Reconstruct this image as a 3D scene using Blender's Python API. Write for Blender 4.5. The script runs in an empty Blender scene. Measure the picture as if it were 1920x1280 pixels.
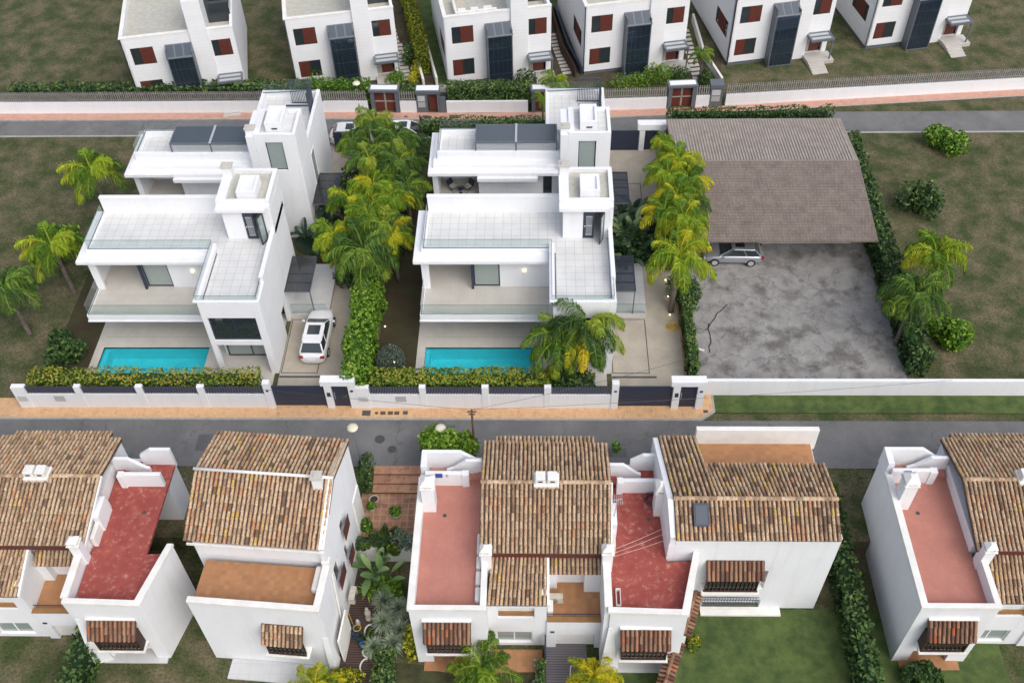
import bpy, bmesh, math, random
import numpy as np
from mathutils import Matrix, Vector
SC = bpy.context.scene
COL = SC.collection
RAD = math.radians
# ------------------------------------------------------------------ camera, sky, sun, exposure
PITCH, ROLL, YAW, FPX, CAMZ = RAD(48.2487), RAD(-1.6314), RAD(-2.2096), 1916.7, 53.0
def cam_axes():
    cp, sp, cy, sy = math.cos(PITCH), math.sin(PITCH), math.cos(YAW), math.sin(YAW)
    f = Vector((sy*cp, cy*cp, -sp)); r = Vector((cy, -sy, 0)); u = r.cross(f)
    cr, sr = math.cos(ROLL), math.sin(ROLL)
    return cr*r+sr*u, -sr*r+cr*u, f
CR, CU, CF = cam_axes()
cd = bpy.data.cameras.new('camera'); cam = bpy.data.objects.new('camera', cd); COL.objects.link(cam)
cd.sensor_width = 36; cd.lens = FPX/1920*36; cd.clip_end = 2000; cd.clip_start = 1
Mc = Matrix((CR, CU, -CF)).transposed().to_4x4(); Mc.translation = (0, 0, CAMZ); cam.matrix_world = Mc
SC.camera = cam
SUN_EL, SUN_AZ = RAD(50), RAD(142)      # azimuth: where the sun stands, clockwise from +Y
w = bpy.data.worlds.new('World'); SC.world = w; w.use_nodes = True
nt = w.node_tree; bg = nt.nodes['Background']; sky = nt.nodes.new('ShaderNodeTexSky')
sky.sky_type = 'NISHITA'; sky.sun_disc = False; sky.sun_elevation = SUN_EL; sky.sun_rotation = SUN_AZ
sky.air_density = 1.0; sky.dust_density = 3.5; sky.ozone_density = 1.0
hs = nt.nodes.new('ShaderNodeHueSaturation'); hs.inputs['Saturation'].default_value = .62     # a thin white overcast
nt.links.new(sky.outputs[0], hs.inputs['Color']); nt.links.new(hs.outputs[0], bg.inputs[0]); bg.inputs[1].default_value = 0.15
sl = bpy.data.lights.new('sun', 'SUN'); sl.energy = 0.88; sl.angle = RAD(50); sl.color = (1, .98, .95)
so = bpy.data.objects.new('sun', sl); COL.objects.link(so)
so.rotation_euler = Vector((math.sin(SUN_AZ)*math.cos(SUN_EL), math.cos(SUN_AZ)*math.cos(SUN_EL), math.sin(SUN_EL))).to_track_quat('Z', 'Y').to_euler()
SC.view_settings.view_transform = 'Standard'; SC.view_settings.look = 'None'; SC.view_settings.gamma = 1
SC.view_settings.exposure = 0.40

# ------------------------------------------------------------------ measuring: photo pixel -> point in the place
def ray(px, py):
    return CR*((px-960)/FPX) - CU*((py-640)/FPX) + CF
def P(px, py, z=0.):
    d = ray(px, py); t = (z-CAMZ)/d.z
    return Vector((d.x*t, d.y*t, z))
def XZ(px, py, Y):
    d = ray(px, py); t = Y/d.y
    return d.x*t, CAMZ+d.z*t

# ------------------------------------------------------------------ object helpers
WM = {}
def tag(o, label=None, cat=None, group=None, kind=None):
    if label: o['label'] = label
    if cat: o['category'] = cat
    if group: o['group'] = group
    if kind: o['kind'] = kind
    return o
def thing(name, label, cat, loc=(0, 0, 0), rz=0, group=None):
    o = bpy.data.objects.new(name, None); COL.objects.link(o); o.empty_display_size = .3
    o.location = loc; o.rotation_euler = (0, 0, rz)
    WM[o.name] = Matrix.Translation(Vector(loc)) @ Matrix.Rotation(rz, 4, 'Z')
    return tag(o, label, cat, group)
def copy_tree(o, parent=None):
    c = o.copy(); COL.objects.link(c)
    if parent: c.parent = parent
    for ch in list(o.children): copy_tree(ch, c)
    return c
def copy_at(o, dx=0, dy=0, dz=0, label=None, group=None, rz=0):
    c = copy_tree(o); c.location = Vector(o.location)+Vector((dx, dy, dz)); c.rotation_euler.z += rz
    tag(c, label, None, group); return c
class MB:
    """collects shapes; vertices given in world metres, or local through M"""
    def __init__(s, M=None): s.v = []; s.f = []; s.t = []; s.M = M
    def add(s, vs, fs, tint=0.):
        n = len(s.v)
        s.v += [tuple(s.M @ Vector(p)) if s.M else tuple(p) for p in vs]
        s.f += [tuple(i+n for i in f) for f in fs]; s.t += [tint]*len(fs); return s
    def box(s, x0, x1, y0, y1, z0, z1, tint=0.):
        return s.add([(x0,y0,z0),(x1,y0,z0),(x1,y1,z0),(x0,y1,z0),(x0,y0,z1),(x1,y0,z1),(x1,y1,z1),(x0,y1,z1)],
                     [(3,2,1,0),(4,5,6,7),(0,1,5,4),(1,2,6,5),(2,3,7,6),(3,0,4,7)], tint)
    def fbox(s, O, ang, u0, u1, v0, v1, z0, z1, tint=0.):
        c, n = math.cos(ang), math.sin(ang)
        q = [(O[0]+c*u-n*v, O[1]+n*u+c*v) for u, v in ((u0,v0),(u1,v0),(u1,v1),(u0,v1))]
        return s.prism(q, z0, z1, tint)
    def prism(s, pts, z0, z1, tint=0.):
        n = len(pts); a = sum(pts[i][0]*pts[(i+1)%n][1]-pts[(i+1)%n][0]*pts[i][1] for i in range(n))
        if a < 0: pts = pts[::-1]
        return s.add([(p[0],p[1],z0) for p in pts]+[(p[0],p[1],z1) for p in pts],
                     [tuple(range(n))[::-1], tuple(range(n, 2*n))]+[(i,(i+1)%n,n+(i+1)%n,n+i) for i in range(n)], tint)
    def hull(s, a, b, tint=0.):     # two matching outlines joined
        n = len(a)
        return s.add(list(a)+list(b), [tuple(range(n))[::-1], tuple(range(n,2*n))]+[(i,(i+1)%n,n+(i+1)%n,n+i) for i in range(n)], tint)
    def tube(s, pts, r, seg=6, tint=0., r1=None):
        pts = [Vector(p) for p in pts]; rings = []; k = len(pts)
        for i, p in enumerate(pts):
            d = (pts[min(i+1,k-1)]-pts[max(i-1,0)]).normalized()
            a = d.orthogonal().normalized() if abs(d.z) > .99 else d.cross(Vector((0,0,1))).normalized()
            b = d.cross(a); rr = r if r1 is None else r+(r1-r)*i/(k-1)
            rings += [tuple(p+a*math.cos(6.2832*j/seg)*rr+b*math.sin(6.2832*j/seg)*rr) for j in range(seg)]
        fs = [(i*seg+j, i*seg+(j+1)%seg, (i+1)*seg+(j+1)%seg, (i+1)*seg+j) for i in range(k-1) for j in range(seg)]
        fs += [tuple(range(seg))[::-1], tuple(range((k-1)*seg, k*seg))]
        return s.add(rings, fs, tint)
    def lathe(s, c, prof, seg=16, tint=0., caps=True):
        vs = [(c[0]+r*math.cos(6.2832*j/seg), c[1]+r*math.sin(6.2832*j/seg), c[2]+z) for r, z in prof for j in range(seg)]
        k = len(prof); fs = [(i*seg+j, i*seg+(j+1)%seg, (i+1)*seg+(j+1)%seg, (i+1)*seg+j) for i in range(k-1) for j in range(seg)]
        if caps: fs += [tuple(range(seg))[::-1], tuple(range((k-1)*seg, k*seg))]
        return s.add(vs, fs, tint)
    def wall(s, O, ang, L, z0, z1, th, holes=(), tint=0.):
        """upright wall along ang from O, outer face at v=0, real openings (u0,u1,z0,z1)"""
        us = sorted({0, L, *[h[0] for h in holes], *[h[1] for h in holes]}); zs = sorted({z0, z1, *[h[2] for h in holes], *[h[3] for h in holes]})
        us = [u for u in us if 0 <= u <= L]; zs = [z for z in zs if z0 <= z <= z1]
        for a, b in zip(us, us[1:]):
            st = None
            for c, d in zip(zs, zs[1:]):
                inh = any(h[0]-1e-6 <= a and b <= h[1]+1e-6 and h[2]-1e-6 <= c and d <= h[3]+1e-6 for h in holes)
                if not inh and st is None: st = c
                if inh and st is not None: s.fbox(O, ang, a, b, 0, th, st, c, tint); st = None
            if st is not None: s.fbox(O, ang, a, b, 0, th, st, zs[-1], tint)
        return s
def part(name, mb, m, parent=None, bevel=0, smooth=False, local=False, subsurf=0):
    me = bpy.data.meshes.new(name); inv = None
    if parent is not None and not local: inv = WM[parent.name].inverted()
    vs = [tuple(inv @ Vector(p)) for p in mb.v] if inv else mb.v
    me.from_pydata(vs, [], mb.f); me.update()
    at = me.attributes.new('tint', 'FLOAT', 'FACE'); at.data.foreach_set('value', mb.t)
    me.materials.append(m)
    if smooth: me.polygons.foreach_set('use_smooth', [True]*len(me.polygons))
    o = bpy.data.objects.new(name, me); COL.objects.link(o)
    if parent is not None: o.parent = parent; WM[o.name] = WM[parent.name]
    else: WM[o.name] = Matrix.Identity(4)
    if subsurf:
        q = o.modifiers.new('sub', 'SUBSURF'); q.levels = q.render_levels = subsurf
    if bevel:
        b = o.modifiers.new('bevel', 'BEVEL'); b.width = bevel; b.segments = 2; b.limit_method = 'ANGLE'
    return o
def single(name, mb, m, label, cat, group=None, kind=None, **k):
    """a thing that is one mesh, with its origin at its base"""
    xs = [p[0] for p in mb.v]; ys = [p[1] for p in mb.v]; zs = [p[2] for p in mb.v]
    c = ((min(xs)+max(xs))/2, (min(ys)+max(ys))/2, min(zs))
    mb.v = [(p[0]-c[0], p[1]-c[1], p[2]-c[2]) for p in mb.v]
    o = part(name, mb, m, None, **k); o.location = c; WM[o.name] = Matrix.Translation(c)
    return tag(o, label, cat, group, kind)
def struct(name, mb, m): return tag(part(name, mb, m), kind='structure')

# ------------------------------------------------------------------ materials
def newmat(name):
    m = bpy.data.materials.new(name); m.use_nodes = True; return m, m.node_tree, m.node_tree.nodes['Principled BSDF']
def nd(t, ty, **k):
    n = t.nodes.new(ty)
    for a, b in k.items():
        if a[0] == '_': setattr(n, a[1:], b)
        else: n.inputs[a.replace('__', ' ')].default_value = b
    return n
def ramp(t, fac, stops):
    r = t.nodes.new('ShaderNodeValToRGB'); e = r.color_ramp.elements
    while len(e) < len(stops): e.new(.5)
    for i, (p, c) in enumerate(stops): e[i].position = p; e[i].color = (*c, 1)
    t.links.new(fac, r.inputs[0]); return r.outputs[0]
def pos(t, obj=False):
    if obj: return nd(t, 'ShaderNodeTexCoord').outputs['Object']
    return nd(t, 'ShaderNodeNewGeometry').outputs['Position']
def noise(t, scale, detail=4, rough=.6, vec=None, out='Fac'):
    n = nd(t, 'ShaderNodeTexNoise', Scale=scale, Detail=detail, Roughness=rough)
    t.links.new(vec if vec is not None else pos(t), n.inputs['Vector']); return n.outputs[out]
def mul(t, a, b, fac=1., mode='MULTIPLY'):
    n = t.nodes.new('ShaderNodeMix'); n.data_type = 'RGBA'; n.blend_type = mode; n.inputs[0].default_value = fac
    for i, q in ((6, a), (7, b)):
        if hasattr(q, 'is_linked') or hasattr(q, 'links'): t.links.new(q, n.inputs[i])
        else: n.inputs[i].default_value = (*q, 1)
    return n.outputs[2]
def bump(t, b, h, strength=.3, dist=.02):
    n = nd(t, 'ShaderNodeBump', Strength=strength, Distance=dist); t.links.new(h, n.inputs['Height']); t.links.new(n.outputs[0], b.inputs['Normal'])
def mix2(c1, c2, name, s1=1.5, s2=25, rough=.8, lo=.35, hi=.65, fine=.12, bmp=.0, metal=0, spec=.4):
    """two tones blotched by noise, with fine speckle"""
    m, t, b = newmat(name)
    c = ramp(t, noise(t, s1), [(lo, c1), (hi, c2)])
    c = mul(t, c, ramp(t, noise(t, s2, 3), [(.3, (1-fine,)*3), (.7, (1+0*fine,)*3)]))
    t.links.new(c, b.inputs['Base Color']); b.inputs['Roughness'].default_value = rough; b.inputs['Metallic'].default_value = metal
    b.inputs['Specular IOR Level'].default_value = spec
    if bmp: bump(t, b, noise(t, s2, 4), bmp)
    return m
def tiles(name, c1, c2, mortar, w, h, ms=.012, off=0., rot=0., rough=.6, stain=None, vertical=False, s1=.8, bmp=.15, phase=(0,0), lo=.88):
    m, t, b = newmat(name)
    v = pos(t)
    if vertical:
        sp = nd(t, 'ShaderNodeSeparateXYZ'); t.links.new(v, sp.inputs[0]); cb = nd(t, 'ShaderNodeCombineXYZ')
        t.links.new(sp.outputs[0], cb.inputs[0]); t.links.new(sp.outputs[2], cb.inputs[1]); v = cb.outputs[0]
    mp = nd(t, 'ShaderNodeMapping'); mp.inputs['Rotation'].default_value = (0, 0, rot); mp.inputs['Location'].default_value = (*phase, 0)
    t.links.new(v, mp.inputs[0])
    br = nd(t, 'ShaderNodeTexBrick'); br.offset = off; br.squash = 1
    br.inputs['Scale'].default_value = 1; br.inputs['Brick Width'].default_value = w; br.inputs['Row Height'].default_value = h
    br.inputs['Mortar Size'].default_value = ms; br.inputs['Mortar Smooth'].default_value = .2; br.inputs['Bias'].default_value = 0
    t.links.new(mp.outputs[0], br.inputs['Vector'])
    br.inputs['Color1'].default_value = (*c1, 1); br.inputs['Color2'].default_value = (*c2, 1); br.inputs['Mortar'].default_value = (*mortar, 1)
    c = mul(t, br.outputs['Color'], ramp(t, noise(t, s1, 5), [(.3, (lo,)*3), (.65, (1.,)*3)]))
    if stain: c = mul(t, c, ramp(t, noise(t, stain[0], 6, .7), [(stain[1], (1,1,1)), (stain[2], stain[3])]))
    t.links.new(c, b.inputs['Base Color']); b.inputs['Roughness'].default_value = rough
    if bmp: bump(t, b, br.outputs['Fac'], -bmp, .01)
    return m
def tinted(name, stops, rough=.7, trans=0., nz=.25, spec=.3, scale=30):
    """colour picked by the face attribute 'tint'"""
    m, t, b = newmat(name)
    a = nd(t, 'ShaderNodeAttribute'); a.attribute_name = 'tint'
    c = ramp(t, a.outputs['Fac'], stops)
    if nz: c = mul(t, c, ramp(t, noise(t, scale, 3), [(.25, (1-nz,)*3), (.7, (1,)*3)]))
    t.links.new(c, b.inputs['Base Color']); b.inputs['Roughness'].default_value = rough; b.inputs['Specular IOR Level'].default_value = spec
    if trans:
        tr = nd(t, 'ShaderNodeBsdfTranslucent'); mx = nd(t, 'ShaderNodeMixShader', Fac=trans); t.links.new(c, tr.inputs[0])
        t.links.new(b.outputs[0], mx.inputs[1]); t.links.new(tr.outputs[0], mx.inputs[2]); t.links.new(mx.outputs[0], t.nodes['Material Output'].inputs[0])
    return m
def plain(name, c, rough=.5, metal=0, spec=.5, coat=0):
    m, t, b = newmat(name); b.inputs['Roughness'].default_value = rough; b.inputs['Metallic'].default_value = metal
    b.inputs['Specular IOR Level'].default_value = spec; b.inputs['Coat Weight'].default_value = coat
    t.links.new(ramp(t, noise(t, 6, 3), [(.3, tuple(x*.93 for x in c)), (.7, c)]), b.inputs['Base Color']); return m
def glassy(name, tintc, alpha, rough=.03):
    """thin clear sheet: see-through with sky reflection"""
    m, t, b = newmat(name); t.nodes.remove(b)
    tr = nd(t, 'ShaderNodeBsdfTransparent'); tr.inputs[0].default_value = (*tintc, 1)
    gl = nd(t, 'ShaderNodeBsdfGlossy', Roughness=rough); fr = nd(t, 'ShaderNodeLayerWeight', Blend=.5)
    pw = nd(t, 'ShaderNodeMath', _operation='POWER'); pw.inputs[1].default_value = 4; t.links.new(fr.outputs['Facing'], pw.inputs[0])
    ad = nd(t, 'ShaderNodeMath', _operation='ADD'); ad.inputs[1].default_value = alpha; t.links.new(pw.outputs[0], ad.inputs[0]); ad.use_clamp = True
    mx = nd(t, 'ShaderNodeMixShader'); t.links.new(ad.outputs[0], mx.inputs[0]); t.links.new(tr.outputs[0], mx.inputs[1]); t.links.new(gl.outputs[0], mx.inputs[2])
    t.links.new(mx.outputs[0], t.nodes['Material Output'].inputs[0]); return m
M = {}
def render_wall():
    m = mix2((.81,.815,.83), (.775,.785,.80), 'white_render', .7, 12, .8, fine=.03); t = m.node_tree; b = t.nodes['Principled BSDF']; src = b.inputs['Base Color'].links[0].from_socket
    v = nd(t, 'ShaderNodeVectorMath', _operation='MULTIPLY'); t.links.new(pos(t), v.inputs[0]); v.inputs[1].default_value = (2.2, 2.2, .22)      # rain streaks
    c = mul(t, src, ramp(t, noise(t, 1.0, 6, .65, v.outputs[0]), [(.52, (1,1,1)), (.74, (.94,.93,.91))])); t.links.new(c, b.inputs['Base Color']); bump(t, b, noise(t, 30, 3), .08); return m
M['white'] = render_wall()
M['cream'] = mix2((.80,.78,.74), (.70,.68,.63), 'old_white_render', .9, 9, .85, fine=.08, lo=.45, hi=.75)
M['panel'] = tiles('white_facade_panels', (.82,.82,.83), (.80,.80,.81), (.69,.69,.69), 1.3, .33, .008, vertical=True, rough=.5, off=.5, bmp=.03, lo=.96)
M['copn'] = mix2((.84,.82,.78), (.74,.72,.68), 'white_coping', 1.2, 14, .8, fine=.06)
M['roofdeck'] = tiles('pale_terrace_tiles', (.68,.68,.665), (.65,.65,.64), (.47,.47,.46), .6, .6, .016, rough=.5, bmp=.05)
M['gravelroof'] = mix2((.55,.53,.47), (.45,.44,.38), 'pale_roof_gravel', 3, 40, .9)
M['beige'] = tiles('beige_terrace_tiles', (.56,.53,.48), (.54,.51,.46), (.47,.44,.40), .6, .6, .008, rough=.5, bmp=.04)
M['drive'] = mix2((.47,.42,.345), (.39,.35,.285), 'sandy_concrete', .8, 8, .85, fine=.14)
M['porch'] = tiles('grey_porch_tiles', (.58,.58,.58), (.56,.56,.56), (.46,.46,.46), .6, .6, .01, rough=.5)
M['asphalt'] = mix2((.150,.150,.155), (.195,.19,.188), 'asphalt', .35, 18, .9, fine=.16, bmp=.1)
def cracked(name, c1, c2, s, cs, amt, wd, stain=None):
    m = mix2(c1, c2, name, s, 14, .9, fine=.2, bmp=.15); t = m.node_tree; b = t.nodes['Principled BSDF']; src = b.inputs['Base Color'].links[0].from_socket
    n = nd(t, 'ShaderNodeTexNoise', Scale=1.7, Detail=4); t.links.new(pos(t), n.inputs['Vector']); mx = nd(t, 'ShaderNodeVectorMath', _operation='MULTIPLY_ADD'); t.links.new(n.outputs['Color'], mx.inputs[0]); mx.inputs[1].default_value = (1.6,1.6,0); t.links.new(pos(t), mx.inputs[2])
    v = nd(t, 'ShaderNodeTexVoronoi', _feature='DISTANCE_TO_EDGE', Scale=cs); t.links.new(mx.outputs[0], v.inputs['Vector'])
    c = mul(t, src, ramp(t, v.outputs['Distance'], [(0, (amt,)*3), (wd, (1,)*3)]))
    if stain: c = mul(t, c, ramp(t, noise(t, .45, 5), [(.50, (1,1,1)), (.62, stain)]))
    t.links.new(c, b.inputs['Base Color']); return m
M['yard'] = cracked('old_cracked_asphalt', (.25,.24,.23), (.36,.345,.33), 1.1, .55, .62, .03, (.55,.54,.52))
M['asphalt'] = cracked('asphalt', (.150,.150,.153), (.195,.192,.19), .35, .13, .72, .008, (1.12,1.12,1.12))
M['scrub'] = mix2((.06,.085,.022), (.20,.165,.095), 'rough_garden_ground', .55, 7, .95, fine=.6, lo=.38, hi=.66, bmp=.5)
M['ribroof'] = mix2((.36,.31,.27), (.29,.25,.22), 'pale_worn_roof', .6, 9, .9, fine=.25)
M['pave'] = tiles('orange_pavement_tiles', (.70,.43,.23), (.64,.385,.20), (.55,.35,.2), .2, .2, .012, rough=.8, s1=2.0, stain=(2.2,.52,.75,(.62,.58,.55)))
M['pinkpave'] = tiles('pink_pavement_tiles', (.60,.33,.24), (.54,.29,.215), (.48,.32,.26), .4, .2, .012, rough=.8, s1=2.0, stain=(1.6,.5,.75,(.75,.7,.68)))
M['kerb'] = mix2((.42,.41,.39), (.33,.32,.30), 'concrete_kerb', 2, 14, .9)
M['terra'] = tiles('terracotta_court_tiles', (.50,.25,.15), (.37,.185,.115), (.50,.36,.25), .42, .42, .03, rough=.85, s1=1.3, stain=(1.1,.45,.7,(.5,.5,.48)))
M['terrastep'] = tiles('terracotta_steps', (.56,.31,.19), (.42,.21,.13), (.46,.27,.18), .42, .55, .012, rough=.85, s1=2.0, stain=(2.5,.5,.72,(.6,.56,.54)))
M['terrafloor'] = tiles('terracotta_balcony_tiles', (.44,.22,.10), (.36,.175,.08), (.36,.19,.1), .3, .3, .01, rough=.8, s1=1.3)
M['redclean'] = tiles('red_terrace_tiles', (.50,.205,.155), (.47,.19,.145), (.43,.19,.15), .22, .22, .008, rough=.7, stain=(.6,.5,.9,(1.15,1.3,1.3)), bmp=.04)
def redworn():
    m, t, b = newmat('worn_red_terrace_paint')
    c = ramp(t, noise(t, 1.6, 5), [(.35, (.28,.055,.045)), (.7, (.36,.085,.065))])
    k = ramp(t, noise(t, 3.2, 8, .75), [(.545, (0,0,0)), (.68, (1,1,1))])
    mx = mul(t, c, (.55,.36,.27)); mxn = t.nodes[-1]; mxn.blend_type = 'MIX'
    s = nd(t, 'ShaderNodeMath', _operation='MULTIPLY'); s.inputs[1].default_value = .62; t.links.new(k, s.inputs[0]); t.links.new(s.outputs[0], mxn.inputs[0])
    t.links.new(mx, b.inputs['Base Color']); b.inputs['Roughness'].default_value = .85; return m
M['redworn'] = redworn()
M['rooftile'] = tinted('clay_barrel_tile', [(0,(.08,.05,.04)),(.2,(.36,.235,.15)),(.45,(.57,.385,.24)),(.7,(.74,.55,.36)),(.87,(.64,.33,.18)),(1,(.70,.48,.15))], .85, nz=.62, scale=9)
M['darktile'] = tinted('weathered_barrel_tile', [(0,(.10,.055,.04)),(.3,(.20,.10,.065)),(.6,(.30,.17,.11)),(.8,(.42,.24,.14)),(.93,(.42,.12,.05)),(1,(.45,.13,.05))], .85, nz=.45, scale=14)
M['brownroof'] = tiles('brown_old_roof', (.30,.245,.205), (.22,.18,.155), (.13,.105,.09), .10, .28, .02, rough=.9, off=.5, stain=(.9,.42,.7,(.72,.70,.70)), bmp=.5)
M['grass'] = mix2((.055,.095,.025), (.12,.165,.045), 'lawn_grass', 1.2, 30, .95, fine=.45, bmp=.4)
M['dry'] = mix2((.062,.045,.025), (.068,.072,.028), 'dry_lawn', .55, 22, .95, fine=.5, lo=.42, hi=.68, bmp=.4)
M['soil'] = mix2((.065,.045,.03), (.10,.085,.05), 'garden_soil', 1.2, 16, .95, fine=.4, bmp=.3)
M['dark'] = plain('anthracite_metal', (.028,.038,.066), .45)
M['grey'] = plain('grey_metal', (.13,.145,.165), .45)
M['slate'] = plain('slate_blue_louvre', (.055,.075,.10), .45)
M['lightmetal'] = plain('light_metal', (.55,.57,.58), .35, .3)
M['redwood'] = mix2((.145,.035,.025), (.115,.03,.02), 'red_brown_shutter', 3, 25, .6)
M['wood'] = mix2((.07,.035,.022), (.045,.024,.016), 'dark_wood', 3, 25, .7)
M['lightwood'] = mix2((.33,.18,.07), (.27,.14,.055), 'light_wood', 3, 25, .6)
M['deck'] = tiles('brown_deck_boards', (.105,.060,.047), (.085,.048,.038), (.025,.014,.011), 4.0, .15, .03, rough=.8, bmp=.3)
M['greydeck'] = tiles('grey_ramp_boards', (.17,.155,.165), (.15,.14,.15), (.07,.065,.07), 4.0, .15, .025, rough=.8, bmp=.3)
M['pane'] = plain('dark_window_glass', (.025,.035,.04), .04, 0, .9)
M['bluepane'] = plain('blue_tinted_glass', (.07,.10,.15), .03, .75, .9)
M['greenpane'] = plain('pale_curtained_glass', (.30,.35,.33), .1, 0, .8)
M['glass'] = glassy('railing_glass', (.92,.96,.95), .03)
M['smoke'] = glassy('smoked_canopy_glass', (.42,.43,.45), .10, .2)
M['milk'] = plain('milky_canopy_glass', (.42,.45,.46), .15, 0, .8)
M['carpaint'] = plain('white_car_paint', (.78,.78,.79), .2, 0, .6, .8)
M['silver'] = plain('silver_car_paint', (.42,.44,.47), .25, .5, .6, .8)
M['rubber'] = plain('tyre_rubber', (.02,.02,.02), .8)
M['redlens'] = plain('red_lens', (.35,.02,.02), .2)
M['stone'] = mix2((.48,.44,.37), (.33,.30,.25), 'pale_stone', 4, 20, .9, fine=.2)
M['pot'] = mix2((.60,.56,.46), (.45,.42,.33), 'cream_pot', 4, 20, .8)
M['bronze'] = plain('rusty_cover', (.10,.06,.04), .7)
M['iron'] = plain('dark_iron_cover', (.07,.07,.075), .7)
M['lampglass'] = plain('cream_lamp_globe', (.72,.68,.52), .3)
M['blue'] = plain('blue_plastic', (.02,.12,.30), .4)
M['yellow'] = plain('yellow_plastic', (.60,.38,.03), .45)
M['signblue'] = plain('blue_ceramic', (.03,.10,.36), .3)
M['bark'] = mix2((.20,.17,.14), (.12,.10,.08), 'palm_bark', 4, 18, .9, fine=.3, bmp=.4)
M['hedge'] = tinted('hedge_leaves', [(0,(.03,.065,.012)),(.35,(.08,.15,.02)),(.65,(.20,.29,.03)),(.88,(.36,.38,.04)),(1,(.44,.34,.06))], .6, .2, .2)
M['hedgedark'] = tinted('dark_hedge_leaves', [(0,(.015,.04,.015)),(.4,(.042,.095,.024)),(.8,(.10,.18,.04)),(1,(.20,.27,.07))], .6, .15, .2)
M['hedgeyel'] = tinted('yellow_green_hedge_leaves', [(0,(.05,.08,.01)),(.35,(.13,.18,.012)),(.75,(.24,.27,.02)),(1,(.33,.31,.03))], .6, .2, .2)
M['flash'] = plain('dark_red_flashing', (.12,.022,.02), .7)
M['bright'] = tinted('bright_leaves', [(0,(.035,.09,.012)),(.35,(.10,.22,.02)),(.7,(.22,.40,.035)),(1,(.42,.55,.08))], .5, .25, .2)
M['palmgreen'] = tinted('palm_fronds_green', [(0,(.05,.105,.035)),(.35,(.12,.23,.055)),(.65,(.23,.38,.065)),(1,(.48,.54,.07))], .5, .35, .05, .25)
M['palmlime'] = tinted('palm_fronds_lime', [(0,(.08,.17,.035)),(.35,(.23,.40,.045)),(.65,(.44,.56,.05)),(1,(.74,.64,.04))], .5, .35, .05, .25)
M['palmyellow'] = tinted('palm_fronds_yellow', [(0,(.22,.30,.03)),(.35,(.50,.53,.04)),(.7,(.74,.68,.04)),(1,(.85,.68,.04))], .5, .35, .05, .25)
M['silverleaf'] = tinted('silvery_topiary_leaves', [(0,(.045,.065,.05)),(.5,(.10,.14,.105)),(1,(.19,.24,.18))], .6, .1, .2)
M['agave'] = tinted('grey_green_spikes', [(0,(.07,.11,.075)),(.5,(.19,.26,.18)),(1,(.38,.42,.27))], .5, .15, .1)
M['banana'] = tinted('broad_green_leaves', [(0,(.08,.17,.05)),(.5,(.20,.33,.11)),(1,(.40,.52,.24))], .35, .25, .15, .5)
M['strel'] = tinted('dark_broad_leaves', [(0,(.012,.035,.018)),(.5,(.035,.08,.04)),(1,(.12,.19,.10))], .35, .2, .15, .5)
M['flowers'] = tinted('yellow_flower_shrub', [(0,(.04,.09,.012)),(.45,(.12,.19,.02)),(.6,(.40,.40,.03)),(1,(.62,.52,.03))], .6, .2, .1)
def poolmats():
    m = tiles('turquoise_mosaic', (.20,.74,.80), (.17,.69,.77), (.26,.78,.83), .12, .12, .008, rough=.3, s1=1.2, bmp=0)
    w_, t, b = newmat('pool_water'); t.nodes.remove(b)
    tr = nd(t, 'ShaderNodeBsdfTransparent'); tr.inputs[0].default_value = (.50,.93,.96,1); gl = nd(t, 'ShaderNodeBsdfGlossy', Roughness=.02)
    fr = nd(t, 'ShaderNodeFresnel', IOR=1.33); bp = nd(t, 'ShaderNodeBump', Strength=.25, Distance=.05); t.links.new(noise(t, 1.6, 3), bp.inputs['Height'])
    t.links.new(bp.outputs[0], gl.inputs['Normal']); t.links.new(bp.outputs[0], fr.inputs['Normal'])
    mx = nd(t, 'ShaderNodeMixShader'); t.links.new(fr.outputs[0], mx.inputs[0]); t.links.new(tr.outputs[0], mx.inputs[1]); t.links.new(gl.outputs[0], mx.inputs[2])
    t.links.new(mx.outputs[0], t.nodes['Material Output'].inputs[0]); return m, w_
M['mosaic'], M['water'] = poolmats()
def emit(name, c, s):
    m, t, b = newmat(name); b.inputs['Emission Color'].default_value = (*c, 1); b.inputs['Emission Strength'].default_value = s; b.inputs['Base Color'].default_value = (*c, 1); return m
M['glow'] = emit('lit_lamp', (1, .78, .35), 4)

# ------------------------------------------------------------------ foliage
class FM:
    def __init__(s): s.V = []; s.T = []; s.n = 0
    def quads(s, V, T): s.V.append(V.reshape(-1, 3)); s.T.append(np.broadcast_to(T, (len(V.reshape(-1,3))//4,)).astype(float)); return s
    def mesh(s, name, m, extra=None):
        V = np.concatenate(s.V); T = np.concatenate(s.T); n = len(V)//4
        me = bpy.data.meshes.new(name); me.vertices.add(len(V)); me.vertices.foreach_set('co', V.astype(np.float32).ravel())
        me.loops.add(4*n); me.loops.foreach_set('vertex_index', np.arange(4*n, dtype=np.int32))
        me.polygons.add(n); me.polygons.foreach_set('loop_start', np.arange(0, 4*n, 4, dtype=np.int32)); me.polygons.foreach_set('loop_total', np.full(n, 4, np.int32))
        me.update(calc_edges=True)
        a = me.attributes.new('tint', 'FLOAT', 'FACE'); a.data.foreach_set('value', np.clip(T, 0, 1).astype(np.float32))
        me.materials.append(m); return me
def unit(a): return a/np.maximum(np.linalg.norm(a, axis=-1, keepdims=True), 1e-9)
def leaves(C, N, size, rng, elong=1.5, wild=.9):
    n = len(C); N = unit(N+rng.normal(size=(n,3))*wild); a = unit(np.cross(N, rng.normal(size=(n,3)))); b = np.cross(N, a)
    s = (size*rng.uniform(.6, 1.3, n))[:, None]; a = a*s*elong*.5; b = b*s*.5
    return np.stack([C-a, C+b*.9, C+a, C-b*.9], 1)
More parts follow.
